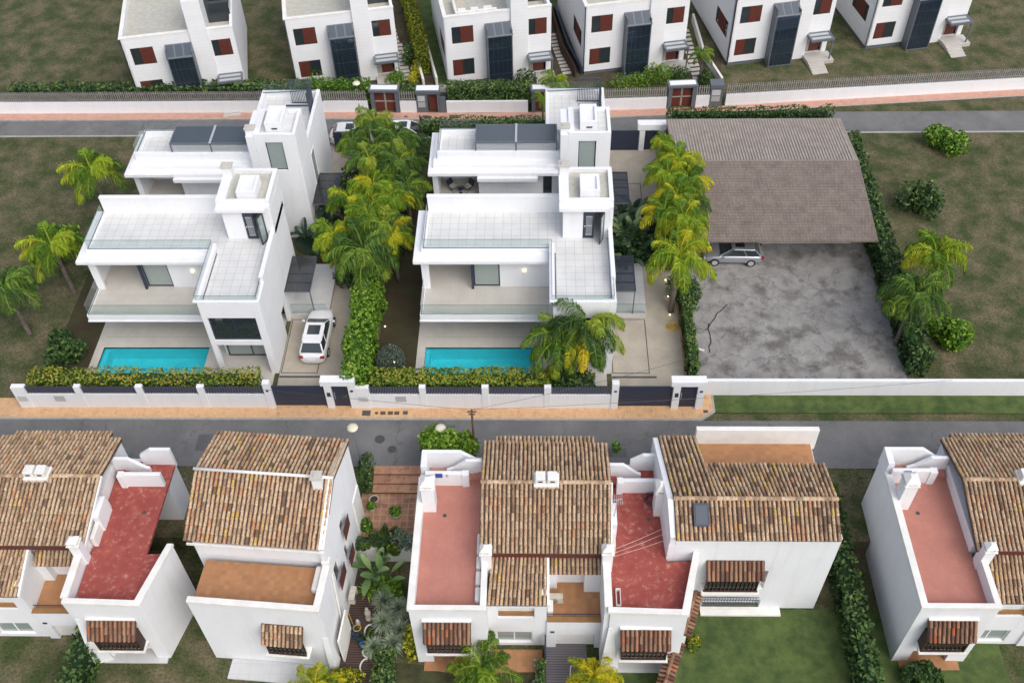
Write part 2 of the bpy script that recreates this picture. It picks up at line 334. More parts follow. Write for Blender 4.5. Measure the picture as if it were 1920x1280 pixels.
def lumps(C, rng, k=7, f=1.4):
    o = np.zeros(len(C))
    for _ in range(k):
        d = unit(rng.normal(size=3))*f*rng.uniform(.6, 2.2); o += np.sin(C@d+rng.uniform(0, 6.28))
    return o/math.sqrt(k)
def boxleaves(fm, x0, x1, y0, y1, z0, z1, rng, dens=90, size=.13, base=.4, var=.28, topt=.15, amp=.09, cap=60000, dir=(1,0)):
    """leaves over the faces of a box; fills it with a leafy rough skin"""
    L, W_, H = x1-x0, y1-y0, z1-z0
    areas = [L*W_, L*H, L*H, W_*H, W_*H]; tot = sum(areas)
    n = int(min(cap, dens*tot)); f = rng.choice(5, n, p=np.array(areas)/tot); u = rng.random((n, 3)); C = np.empty((n,3)); N = np.zeros((n,3))
    C[:,0] = x0+L*u[:,0]; C[:,1] = y0+W_*u[:,1]; C[:,2] = z0+H*u[:,2]
    for k, (ax, val, nn) in enumerate([(2,z1,1),(1,y0,-1),(1,y1,1),(0,x0,-1),(0,x1,1)]):
        q = f == k; C[q, ax] = val; N[q, ax] = nn
    lm = lumps(C, rng, f=3.0); C += N*(lm*amp-rng.random(n)*.16)[:, None]
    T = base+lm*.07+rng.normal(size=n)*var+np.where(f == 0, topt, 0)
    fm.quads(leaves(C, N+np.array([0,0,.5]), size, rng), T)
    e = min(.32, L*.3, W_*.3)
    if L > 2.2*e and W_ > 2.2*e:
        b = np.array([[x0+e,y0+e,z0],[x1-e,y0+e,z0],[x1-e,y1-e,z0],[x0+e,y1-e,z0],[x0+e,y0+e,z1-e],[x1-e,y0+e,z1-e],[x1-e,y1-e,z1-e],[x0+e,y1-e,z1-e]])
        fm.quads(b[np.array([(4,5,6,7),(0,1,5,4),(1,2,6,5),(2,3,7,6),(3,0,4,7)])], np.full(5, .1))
def ballleaves(fm, c, r, rng, n=1500, size=.14, base=.45, var=.25, amp=.12, shell=.35, topb=.0, elong=1.5, wild=.9):
    D = unit(rng.normal(size=(n,3))); r = np.array(r, float); lm = lumps(D*2.2, rng, 6, 1.3)
    k = 1+lm*amp-shell*rng.random(n)**2
    fm.quads(leaves(np.array(c)+D*r*k[:,None], D, size, rng, elong, wild), base+lm*.09+rng.normal(size=n)*var+topb*D[:,2])
def obj_from(fm, name, m, parent=None, loc=None):
    me = fm.mesh(name, m) if isinstance(fm, FM) else fm
    o = bpy.data.objects.new(name, me); COL.objects.link(o)
    if parent: o.parent = parent; WM[o.name] = WM[parent.name]
    if loc: o.location = loc
    return o
def hedge(boxes, seed, label, mat='hedge', name='hedge', cat='hedge', group=None, **k):
    rng = np.random.default_rng(seed); fm = FM()
    xs = [v for b in boxes for v in b[0:2]]; ys = [v for b in boxes for v in b[2:4]]; c = np.array([(min(xs)+max(xs))/2, (min(ys)+max(ys))/2, min(b[4] for b in boxes)])
    for b in boxes: boxleaves(fm, b[0]-c[0], b[1]-c[0], b[2]-c[1], b[3]-c[1], b[4]-c[2], b[5]-c[2], rng, **k)
    return tag(obj_from(fm, name, M[mat], None, tuple(c)), label, cat, group)
def bush(px, py, r, seed, label, mat='hedgedark', z=0., name='shrub', cat='shrub', group=None, n=1400, lobes=5, size=.13, base=.45, **k):
    """a shrub of several lobes standing where (px,py) meets height z"""
    rng = np.random.default_rng(seed); fm = FM(); c = P(px, py, z)
    for i in range(lobes):
        a = rng.uniform(0, 6.28); q = .45*r[0] if lobes > 1 else 0
        rr = (r[0]*rng.uniform(.55,.8), r[1]*rng.uniform(.55,.8), r[2]*rng.uniform(.6,.85)) if lobes > 1 else r
        ballleaves(fm, (math.cos(a)*q, math.sin(a)*q*r[1]/r[0], rr[2]*rng.uniform(.75,1.1)), rr, rng, n//lobes, size, base, **k)
    return tag(obj_from(fm, name, M[mat], None, tuple(c)), label, cat, group)
def frond(fm, rng, L, e0, az, bend, leaf=.55, droop=.8, pairs=38, tint=.4, width=.045, tvar=.1, stiff=0.):
    """one feather frond from the origin: arching rib and drooping leaflets"""
    n = pairs; t = np.linspace(.0, 1, 24); ang = e0-bend*t**1.25; ds = L/23
    r = np.concatenate([[0], np.cumsum(np.cos(ang[:-1])*ds)]); z = np.concatenate([[0], np.cumsum(np.sin(ang[:-1])*ds)])
    tt = np.linspace(.14, 1, n); R_ = np.interp(tt, t, r); Z_ = np.interp(tt, t, z); A = np.interp(tt, t, ang)
    ca, sa = math.cos(az), math.sin(az); tw = rng.normal()*.12
    side = np.array([-sa, ca, 0.]); quads = []; tn = []
    C = np.stack([R_*ca, R_*sa, Z_], 1)+side*(tw*R_**2*.12)[:,None]
    fwd = np.stack([np.cos(A)*ca, np.cos(A)*sa, np.sin(A)], 1)
    ll = leaf*np.sin(np.pi*np.clip(tt*.86+.10, 0, 1))**.7
    for sg in (-1, 1):
        for lay in (0, 1):
            up = rng.uniform(-.7, .25, n)+(.2 if lay else -.15)
            d1 = unit(side*sg*rng.uniform(.75,1.1,(n,1))+fwd*rng.uniform(.3,.8,(n,1))+np.array([0,0,1.])*up[:,None])
            d2 = unit(d1*.6+fwd*.15+np.array([0,0,-1.])*(droop*rng.uniform(.6,1.35,(n,1))))
            d2 = unit(d2*(1-stiff)+d1*stiff); l = (ll*rng.uniform(.8,1.15,n))[:,None]
            m_ = C+d1*l*.42; e = m_+d2*l*.62; wv = unit(np.cross(d1, fwd)+rng.normal(size=(n,3))*.35)*width
            wv2 = unit(np.cross(d2, side*sg)+rng.normal(size=(n,3))*.5)*width
            quads += [np.stack([C-wv*.4, C+wv*.4, m_+wv, m_-wv], 1), np.stack([m_-wv, m_+wv, e+wv2*.25, e-wv2*.25], 1)]
            T = tint+rng.normal(size=n)*tvar; tn += [T, T]
    fm.quads(np.concatenate(quads), np.concatenate(tn))
    q = np.stack([r*ca, r*sa, z], 1)+side*(tw*r**2*.12)[:,None]; wr = (.035*(1-t)+.012)[:,None]
    for nv in (side, np.array([0,0,1.])):
        fm.quads(np.stack([q[:-1]-nv*wr[:-1], q[:-1]+nv*wr[:-1], q[1:]+nv*wr[1:], q[1:]-nv*wr[1:]], 1), min(1, tint+.25))
CROWNS = {}
def crown_mesh(kind, seed, L=2.6, nf=17, leaf=.62, tint=.38, tspread=.2, up=1.4, low=.0, droop=1.7, bend=2.05, width=.03, pairs=40, stiff=0., fan=0):
    pairs = int(pairs*1.05); nf = int(nf*1.05); leaf *= 1.3
    key = (kind, seed, L, nf)
    if key in CROWNS: return CROWNS[key]
    rng = np.random.default_rng(seed); fm = FM()
    for i in range(nf):
        g = (i+.5)/nf; e = up+(low-up)*g**.9; az = i*2.39996+rng.normal()*.25
        if fan: az = -1.5708+fan*(((i*.618) % 1)*2-1)       # grown away from the wall behind it
        frond(fm, rng, L*rng.uniform(.82,1.12)*(1-.12*(1-g)), e+rng.normal()*.1, az, bend*rng.uniform(.8,1.2)*(.55+.5*math.sin(min(1.57, e if e > 0 else .2)+.4)), leaf, droop, pairs,
              tint+rng.normal()*tspread+(.12 if g > .75 else 0), width, tvar=.17, stiff=stiff)
    me = fm.mesh('crown', M[kind]); CROWNS[key] = me; return me
TR = {}
def palm(px, py, zc, label, kind='palmgreen', seed=1, scale=1., ground=0., group=None, rz=0., bx=None, lean=0., **k):
    """feather palm whose crown heart is seen at (px,py) at height zc"""
    c = P(px, py, zc); root = thing('palm_tree', label, 'palm tree', (c.x, c.y, ground), 0, group)
    h = zc-ground; mb = MB(); n = 9
    mb.tube([(lean*(1-i/(n-1))**1.5, 0, h*i/(n-1)) for i in range(n)], .17*scale+.03, 8, 0, .11*scale+.02)
    part('trunk', mb, M['bark'], root, local=True, smooth=True)
    o = obj_from(crown_mesh(kind, seed, **k), 'crown', None, root, (0, 0, h)); o.scale = (scale,)*3; o.rotation_euler = (0, 0, rz)
    return root
def bladeleaf(fm, rng, base, az, e0, L, W_, bend, tint, pet=.45, seg=7):
    """petiole and one broad paddle leaf"""
    t = np.linspace(0, 1, seg+3); ang = e0-bend*t**1.6; ds = L/(seg+2)
    r = np.concatenate([[0], np.cumsum(np.cos(ang[:-1])*ds)]); z = np.concatenate([[0], np.cumsum(np.sin(ang[:-1])*ds)])
    ca, sa = math.cos(az), math.sin(az); q = np.array(base)+np.stack([r*ca, r*sa, z], 1); side = np.array([-sa, ca, 0.])
    wd = np.where(t < pet, .02, W_*.5*np.sin(np.pi*np.clip((t-pet)/(1-pet), 0.02, .97))**.6+.01)
    up = np.array([0,0,1.])*(wd*.35)[:,None]
    for sg in (-1, 1):
        e = q+side*sg*wd[:,None]+up
        fm.quads(np.stack([q[:-1], q[1:], e[1:], e[:-1]], 1), tint+rng.normal(size=len(t)-1)*.05+.06*sg)
def broadplant(px, py, z, label, mat='banana', seed=1, n=14, L=2.2, W_=.6, name='banana_plant', cat='plant', group=None, spread=.3, e=(.75,1.45), bend=1.3):
    rng = np.random.default_rng(seed); fm = FM(); c = P(px, py, z)
    for i in range(n):
        bladeleaf(fm, rng, (rng.normal()*spread, rng.normal()*spread, 0), i*2.4+rng.normal()*.3, rng.uniform(*e), L*rng.uniform(.65,1.1), W_*rng.uniform(.8,1.15), bend*rng.uniform(.6,1.2), rng.uniform(.15,.9))
    q = spread*2.4; n_ = 10; an = np.linspace(0, 6.2832, n_+1); ring = np.stack([np.cos(an)*q, np.sin(an)*q, np.full(n_+1, .12)], 1); mid = np.tile(np.array([0,0,.3]), (n_, 1))
    fm.quads(np.stack([mid, ring[:-1], (ring[:-1]+ring[1:])/2, ring[1:]], 1), .1)      # leafy base of the clump
    return tag(obj_from(fm, name, M[mat], None, tuple(c)), label, cat, group)
def spiky(px, py, z, label, r=.7, n=110, seed=1, mat='agave', name='yucca_plant', cat='plant', group=None, width=.045, stem=.3, base=.5):
    rng = np.random.default_rng(seed); c = P(px, py, z); D = unit(rng.normal(size=(n,3))*np.array([1,1,.8])+np.array([0,0,.55])); l = r*rng.uniform(.75,1.1,(n,1))
    o = np.array([0,0,stem]); s_ = unit(np.cross(D, np.array([0,0,1.])+rng.normal(size=(n,3))*.2))*width
    m_ = o+D*l*.55+np.array([0,0,.02]); e_ = o+D*l+np.array([0,0,-.16*r]); T = base+rng.normal(size=n)*.22; fm = FM()
    fm.quads(np.stack([o-s_*.6+D*.03, o+s_*.6+D*.03, m_+s_, m_-s_], 1), T); fm.quads(np.stack([m_-s_, m_+s_, e_+s_*.12, e_-s_*.12], 1), T+.08)
    return tag(obj_from(fm, name, M[mat], None, tuple(c)), label, cat, group)
# ------------------------------------------------------------------ clay tiles
def tilefield(mb, a, b, c, d, rng, pitch=.235, tl=.42, weights=None):
    """barrel tiles over the quad a (eave left) b (eave right) c (ridge right) d (ridge left)"""
    a, b, c, d = map(Vector, (a, b, c, d)); nc = max(2, round((b-a).length/pitch)); L = ((d-a).length+(c-b).length)/2; nr = max(1, round(L/tl))
    nrm = (b-a).cross(d-a).normalized()
    if nrm.z < 0: nrm = -nrm
    mb.add([tuple(p-nrm*.02) for p in (a,b,c,d)]+[tuple(p-nrm*.14) for p in (a,b,c,d)], [(0,1,2,3),(7,6,5,4),(0,4,5,1),(1,5,6,2),(2,6,7,3),(3,7,4,0)], .05)
    for i in range(nc):
        u = (i+.5)/nc; s_, e_ = a.lerp(b, u), d.lerp(c, u); ax = (b-a).lerp(c-d, .5).normalized(); hw = pitch*.35; colt = rng.normal(0,.09)
        for j in range(nr):
            j0, j1 = j/nr, min(1., (j+1.12)/nr); p0, p1 = s_.lerp(e_, j0), s_.lerp(e_, j1)
            jit = ax*rng.normal(0,.008); l0, l1 = .035, .0; r0, r1 = hw*1.08, hw*.86; vs = []
            for p, r, lf in ((p0, r0, l0), (p1, r1, l1)):
                for k in range(5):
                    th = math.pi*k/4; vs.append(tuple(p+jit+ax*math.cos(th)*r+nrm*(math.sin(th)*r*1.25+lf)))
            tt = float(rng.choice([.15,.32,.5,.68,.86,1.], p=weights or [.0,.17,.42,.345,.055,.01])); tt = float(np.clip(tt+rng.normal(0,.06)+colt, .12, .76)) if tt < .8 else tt
            mb.add(vs, [(k, k+1, k+6, k+5) for k in range(4)]+[(4,3,2,1,0)], tt)
def ridge(mb, a, b, rng, r=.11, tl=.38):
    a, b = Vector(a), Vector(b); n = max(1, round((b-a).length/tl)); ax = (b-a).normalized(); sd = ax.cross(Vector((0,0,1))).normalized(); up = sd.cross(ax)
    for i in range(n):
        vs = []
        for p, rr in ((a.lerp(b, i/n), r*1.1), (a.lerp(b, min(1, (i+1.1)/n)), r*.9)):
            for k in range(6):
                th = math.pi*k/5; vs.append(tuple(p+sd*math.cos(th)*rr*1.2+up*math.sin(th)*rr))
        mb.add(vs, [(k,k+1,k+7,k+6) for k in range(5)]+[(5,4,3,2,1,0)], float(rng.choice([.3,.5,.68])+rng.normal(0,.04)))
# ------------------------------------------------------------------ openings
def window(parent, O, ang, u0, u1, z0, z1, fm='dark', pm='pane', fw=.07, v=.08, name='window', split=1, shutter=None, label=None):
    f = MB(); d = .07
    f.fbox(O, ang, u0, u1, v, v+d, z0, z0+fw); f.fbox(O, ang, u0, u1, v, v+d, z1-fw, z1)
    f.fbox(O, ang, u0, u0+fw, v, v+d, z0+fw, z1-fw); f.fbox(O, ang, u1-fw, u1, v, v+d, z0+fw, z1-fw)
    for k in range(1, split):
        x = u0+(u1-u0)*k/split; f.fbox(O, ang, x-fw*.5, x+fw*.5, v+.002, v+d-.002, z0+fw, z1-fw)
    wo = part(name, f, M[fm], parent); 
    part('pane', MB().fbox(O, ang, u0+fw*.5, u1-fw*.5, v+d*.45, v+d*.65, z0+fw*.5, z1-fw*.5), M[pm], wo)
    if shutter:
        s0, s1 = shutter; sb = MB(); a, b = u0+fw+(u1-u0-2*fw)*s0, u0+fw+(u1-u0-2*fw)*s1; n = int((z1-z0-2*fw)/.09)
        sb.fbox(O, ang, a, b, v-.005, v+.03, z0+fw, z1-fw)
        for k in range(n): zz = z0+fw+.04+k*.09; sb.fbox(O, ang, a+.06, b-.06, v-.03, v-.005, zz-.022, zz+.022)
        part('shutter', sb, M['redwood'], wo)
    if label: wo['label'] = label
    return wo
def glassrail(parent, pts, z0, h=.95, th=.02, cap=True, name='glass_railing'):
    g = MB(); c = MB()
    for (x0, y0), (x1, y1) in zip(pts, pts[1:]):
        L = math.hypot(x1-x0, y1-y0); a = math.atan2(y1-y0, x1-x0); O = (x0, y0)
        g.fbox(O, a, 0, L, -th/2, th/2, z0, z0+h); c.fbox(O, a, -.02, L+.02, -.025, .025, z0-.03, z0+.02)
        c.fbox(O, a, -.01, L+.01, -.014, .014, z0+h, z0+h+.015)
    o = part(name, g, M['glass'], parent); part('rail_channel', c, M['grey'], o); return o
def chimney(parent, x, y, z0, z1, w=.6, d=.6, mat='white', old=False):
    ch = part('chimney', MB().box(x-w/2, x+w/2, y-d/2, y+d/2, z0, z1), M[mat], parent, bevel=.015)
    c = MB().box(x-w/2-.06, x+w/2+.06, y-d/2-.06, y+d/2+.06, z1+.001, z1+.07)
    if old:
        for sx in (-1, 1):
            for sy in (-1, 1): c.box(x+sx*w*.38-.06, x+sx*w*.38+.06, y+sy*d*.38-.06, y+sy*d*.38+.06, z1+.07, z1+.28)
        a = [(x-w*.55,y-d*.55,z1+.28),(x+w*.55,y-d*.55,z1+.28),(x+w*.55,y+d*.55,z1+.28),(x-w*.55,y+d*.55,z1+.28)]; b = [(x-w*.16,y-d*.16,z1+.55),(x+w*.16,y-d*.16,z1+.55),(x+w*.16,y+d*.16,z1+.55),(x-w*.16,y+d*.16,z1+.55)]
        c.hull(a, b)
    else: c.box(x-w/2+.12, x+w/2-.12, y-d/2+.12, y+d/2-.12, z1+.07, z1+.16)
    part('chimney_cap', c, M['copn'] if old else M['beige'], ch); return ch
# ------------------------------------------------------------------ the setting
BIG = 260
g = MB(); prof = [(-150,-2.03),(31.9,-2.03),(31.95,-.63),(35.0,-.63),(36.88,-.14),(41.5,-.14),(41.52,-.03),(70.8,-.03),(70.82,-.14),(73.9,-.14),(73.95,-.03),(420,-.03)]
POOLS = [(-7.78,-.36),(-30.28,-22.86)]
for (ya, za), (yb, zb) in zip(prof, prof[1:]):      # one sheet, with the two pools cut out of it
    if (ya, yb) != (41.52, 70.8): g.add([(-BIG,ya,za),(BIG,ya,za),(BIG,yb,zb),(-BIG,yb,zb)], [(0,1,2,3)]); continue
    xs = [-BIG, POOLS[1][0], POOLS[1][1], POOLS[0][0], POOLS[0][1], BIG]; yy = [ya, 43.6, 46.68, yb]
    for i in range(5):
        for j in range(3):
            if j == 1 and i in (1, 3): continue
            g.add([(xs[i],yy[j],za),(xs[i+1],yy[j],za),(xs[i+1],yy[j+1],za),(xs[i],yy[j+1],za)], [(0,1,2,3)])
struct('ground', g, M['scrub'])
for s_ in (0, -22.5): struct('dry_lawn', MB().box(-11.1+s_, -8.37+s_, 43.2, 56.5, -.1, -.01), M['dry'])
struct('side_ground', MB().box(-17.3, 5.0, 50.0, 70.7, -.1, -.016), M['dry'])
struct('road', MB().add([(-BIG,36.8,-.11),(BIG,36.8,-.11),(BIG,40.5,-.11),(-BIG,40.5,-.11)], [(0,1,2,3)]), M['asphalt'])
XE = P(1333, 740).x
pv = [(-90,40.58),(XE-.9,40.58),(XE,41.25),(XE,42.9),(XE-1.0,42.9),(XE-1.0,42.2),(-90,42.2)]
struct('pavement', MB().prism(pv, -.13, 0), M['pave'])
kb = [(-90,40.44),(XE-.83,40.44),(XE+.13,41.15),(XE+.13,42.9),(XE+.003,42.9),(XE+.003,41.25),(XE-.9,40.577),(-90,40.577)]
struct('kerb', MB().prism(kb, -.13, .012), M['kerb'])
struct('verge', MB().box(XE+.14, BIG, 41.1, 42.9, -.12, -.02), M['grass'])
kl = [(-BIG,73.25),(-18,73.1),(-5,72.86),(.95,72.94),(6.2,73.12),(10.6,73.32),(15.7,73.66),(60,77.4),(BIG,94)]
struct('rear_road', MB().add([(x, 70.9, -.11) for x, y in kl]+[(x, y+.05, -.11) for x, y in kl], [(i,i+1,len(kl)+i+1,len(kl)+i) for i in range(len(kl)-1)]), M['asphalt'])
def strip(name, off0, off1, z0, z1, m):
    mb = MB()
    for (a, b), (c, d) in zip(kl, kl[1:]): mb.prism([(a,b+off0),(c,d+off0),(c,d+off1),(a,b+off1)], z0, z1)
    return struct(name, mb, m)
strip('rear_pavement', .12, 1.0, -.14, 0, M['pinkpave']); strip('rear_kerb', .0, .117, -.14, .01, M['kerb'])
struct('near_kerb', MB().box(-90, 90, 70.75, 70.93, -.13, .01), M['kerb'])
def drive(x0, x1, y0, y1, mat='drive', z=.004, name='driveway'): return struct(name, MB().box(x0, x1, y0, y1, -.1, z), M[mat])
DX = -22.5
for s in (0, DX):
    drive(4.93+s, 9.86+s, 42.2, 54.7); drive(5.0+s, 10.1+s, 58.5, 70.7)
    f = MB()   # narrow drain channels in the drive
    for a in ((5.0,7.52,44.38,44.44),(5.0,7.52,49.32,49.38),(7.46,7.52,44.44,49.32),(5.0,5.06,44.44,49.32),(4.95,7.95,43.98,44.14)): f.box(a[0]+s, a[1]+s, a[2], a[3], 0, .010)
    for a in ((5.15,8.2,64.2,64.26),(8.14,8.2,59.0,64.2)): f.box(a[0]+s, a[1]+s, a[2], a[3], 0, .010)
    struct('drain_channels', f, M['iron'])
    struct('brick_edging', MB().box(9.87+s, 9.99+s, 43.2, 53.5, -.05, .05), M['terrastep'])
struct('yard', MB().box(10.65, 24.6, 43.4, 70.7, -.1, .006), M['yard'])
for s in (0, DX):   # pool terraces; the pool is a hole in the paving
    x0, x1, y0, y1 = -7.78+s, -.36+s, 43.6, 46.68
    d = MB(); X0, X1, Y0, Y1 = -8.36+s, 4.6+s, 43.3, 49.9
    for a in ((X0,x0,Y0,Y1),(x1,X1,Y0,Y1),(x0,x1,y1,Y1),(x0,x1,Y0,y0)): d.box(a[0],a[1],a[2],a[3],-.1,.03)
    struct('pool_terrace', d, M['beige'])
    b = MB(); b.box(x0,x1,y0,y1,-1.3,-1.2); b.box(x0-.1,x0,y0,y1,-1.3,.022); b.box(x1,x1+.1,y0,y1,-1.3,.022); b.box(x0,x1,y1,y1+.1,-1.3,.022); b.box(x0,x1,y0-.1,y0,-1.3,.022)
    b.box(x0,x0+.28,y0,y1,-1.2,-.35)
    struct('pool_basin', b, M['mosaic'])
    struct('pool_water', MB().add([(x0,y0,-.09),(x1,y0,-.09),(x1,y1,-.09),(x0,y1,-.09)], [(0,1,2,3)]), M['water'])
    struct('terrace_joint', MB().box(-7.9+s, 4.2+s, 47.62, 47.66, .0, .034), M['kerb'])
# lower court, steps, deck
struct('terracotta_court', MB().box(-10.95, -6.75, 32.0, 35.15, -.8, -.6), M['terra'])
st = MB()
for i, (y, z) in enumerate(((36.87,-.10),(36.3,-.24),(35.7,-.38))): st.box(-10.35+.1*i, -6.95, 35.1, y, -.62, z+.0); 
st = MB()
ys = [35.15, 35.72, 36.30, 36.87]
for i in range(3): st.box(-10.3, -6.95, ys[i], ys[i+1], -.62, -.6+.17*(i+1)); st.box(-10.3, -6.95, ys[i]-.035, ys[i]-.001, -.6+.17*(i+1)-.055, -.6+.17*(i+1)+.002)
tag(part('steps', st, M['terrastep']), kind='structure')
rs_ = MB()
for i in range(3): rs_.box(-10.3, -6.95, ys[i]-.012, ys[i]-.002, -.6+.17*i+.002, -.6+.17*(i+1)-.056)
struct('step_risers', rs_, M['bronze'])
struct('deck', MB().prism([(-11.3,30.8),(-9.3,30.8),(-9.1,23),(-9.0,18),(-12,18),(-11.75,23.5)], -2.0, -1.93), M['deck'])
struct('ramp', MB().prism([(.42,26.2),(2.75,26.2),(2.6,18),(.5,18)], -2.02, -1.97), M['greydeck'])
struct('patio', MB().prism([(-5.6,25.6),(.25,25.6),(.2,24.3),(-2.2,24.25),(-2.3,23.8),(-5.6,24.3)], -2.02, -1.95), M['terrafloor'])
struct('lawn', MB().prism([(3.6,24.5),(7.4,24.5),(7.9,28.2),(26,28.2),(26,10),(2.9,10)], -2.025, -1.99), M['grass'])
struct('lawn', MB().prism([(-8.6,24.8),(.1,24.2),(.1,12),(-8.6,12)], -2.025, -2.0), mix2((.045,.05,.022), (.10,.10,.04), 'dark_olive_lawn', 1.4, 24, .95, fine=.5, bmp=.4))  # olive-brown grass of its own, darker than the other lawn
# top plots: ground between the houses
def poly(name, px, mat, z=.006, z0=-.05): q = [P(x, y, z) for x, y in px]; return struct(name, MB().prism([(p.x, p.y) for p in q], z0, z), M[mat])
poly('side_lawn', [(842,158),(818,160),(800,100),(783,0),(812,0),(820,60)], 'grass')
poly('side_path', [(768,160),(752,160),(735,40),(728,-30),(765,-30)], 'soil')
poly('side_path', [(1084,138),(1062,150),(1034,130),(1030,40),(1036,20)], 'soil', .008)
poly('front_garden', [(566,165),(1352,148),(1352,100),(566,120)], 'soil', .002)
poly('patch_of_lawn', [(1030,0),(1048,0),(1048,14),(1038,16)], 'grass', .02)
pt_ = [((-7.2,39.2),(-5.4,40.1)),((2.5,37.6),(5.6,38.3)),((-22,38.0),(-18.5,39.3)),((14,38.4),(16.2,39.6))]
for (a, b), (c_, d) in pt_: struct('road_patch', MB().box(a, c_, b, d, -.12, -.106), mix2((.115,.115,.118), (.14,.14,.14), 'newer_asphalt_patch', .9, 20, .9, fine=.15))
for x, y, r in ((712,823,.33),(735,842,.28)):
    c = P(x, y, -.11); single('manhole_cover', MB().lathe((c.x,c.y,-.108), [(r,0),(r,.012),(r*.82,.012),(r*.8,.006),(r*.3,.006),(r*.28,.012)], 20), M['iron'],
        'round iron manhole cover set in the asphalt '+('nearer the far pavement' if r > .3 else 'nearer the terracotta steps'), 'manhole cover', 'manhole covers in the road')
cov = [(687,774,.55,.42,'iron','large dark square utility cover at the left end of the row in the orange pavement'),
       (706,774,.2,.2,'bronze','smallest rusty utility cover, just right of the large dark one'),(718,774,.34,.28,'bronze','rusty square utility cover, second from left of the four brown ones'),
       (732,774,.34,.28,'bronze','rusty square utility cover in the middle of the four brown ones'),(744,774,.34,.28,'bronze','rusty square utility cover, last of the close brown ones'),
       (760,773.5,.32,.28,'iron','lone dark brown utility cover at the right end of the row'),(1323,771,.3,.22,'iron','dark utility cover at the chamfered corner of the orange pavement')]
for x, y, w_, h_, m, l in cov:
    c = P(x, y, 0); single('utility_cover', MB().box(c.x-w_/2,c.x+w_/2,c.y-h_/2,c.y+h_/2,0,.008).box(c.x-w_/2+.03,c.x+w_/2-.03,c.y-h_/2+.03,c.y+h_/2-.03,.008,.012), M[m], l, 'utility cover', 'utility covers in the front pavement')
for x, y, w_, h_, l in ((683,217,.35,.2,'small dark cover in the pink pavement left of the first gate'),(761,219,.3,.2,'small dark cover in the pink pavement between the gates'),(798,219,.55,.35,'grey square cover below the meter cabinet on the pink pavement'),
       (853,219,1.0,.45,'wide dark brown cover in the pink pavement below the hedge'),(970,219,.25,.3,'dark slotted drain in the pink pavement near the white balcony house'),(1337,206,.5,.28,'brown cover in the pink pavement beside the right-hand gate')):
    c = P(x, y, 0); single('utility_cover', MB().box(c.x-w_/2,c.x+w_/2,c.y-h_/2,c.y+h_/2,0,.008).box(c.x-w_/2+.03,c.x+w_/2-.03,c.y-h_/2+.03,c.y+h_/2-.03,.008,.012), M['bronze' if w_ > .9 else 'iron'], l, 'utility cover', 'utility covers in the rear pavement')
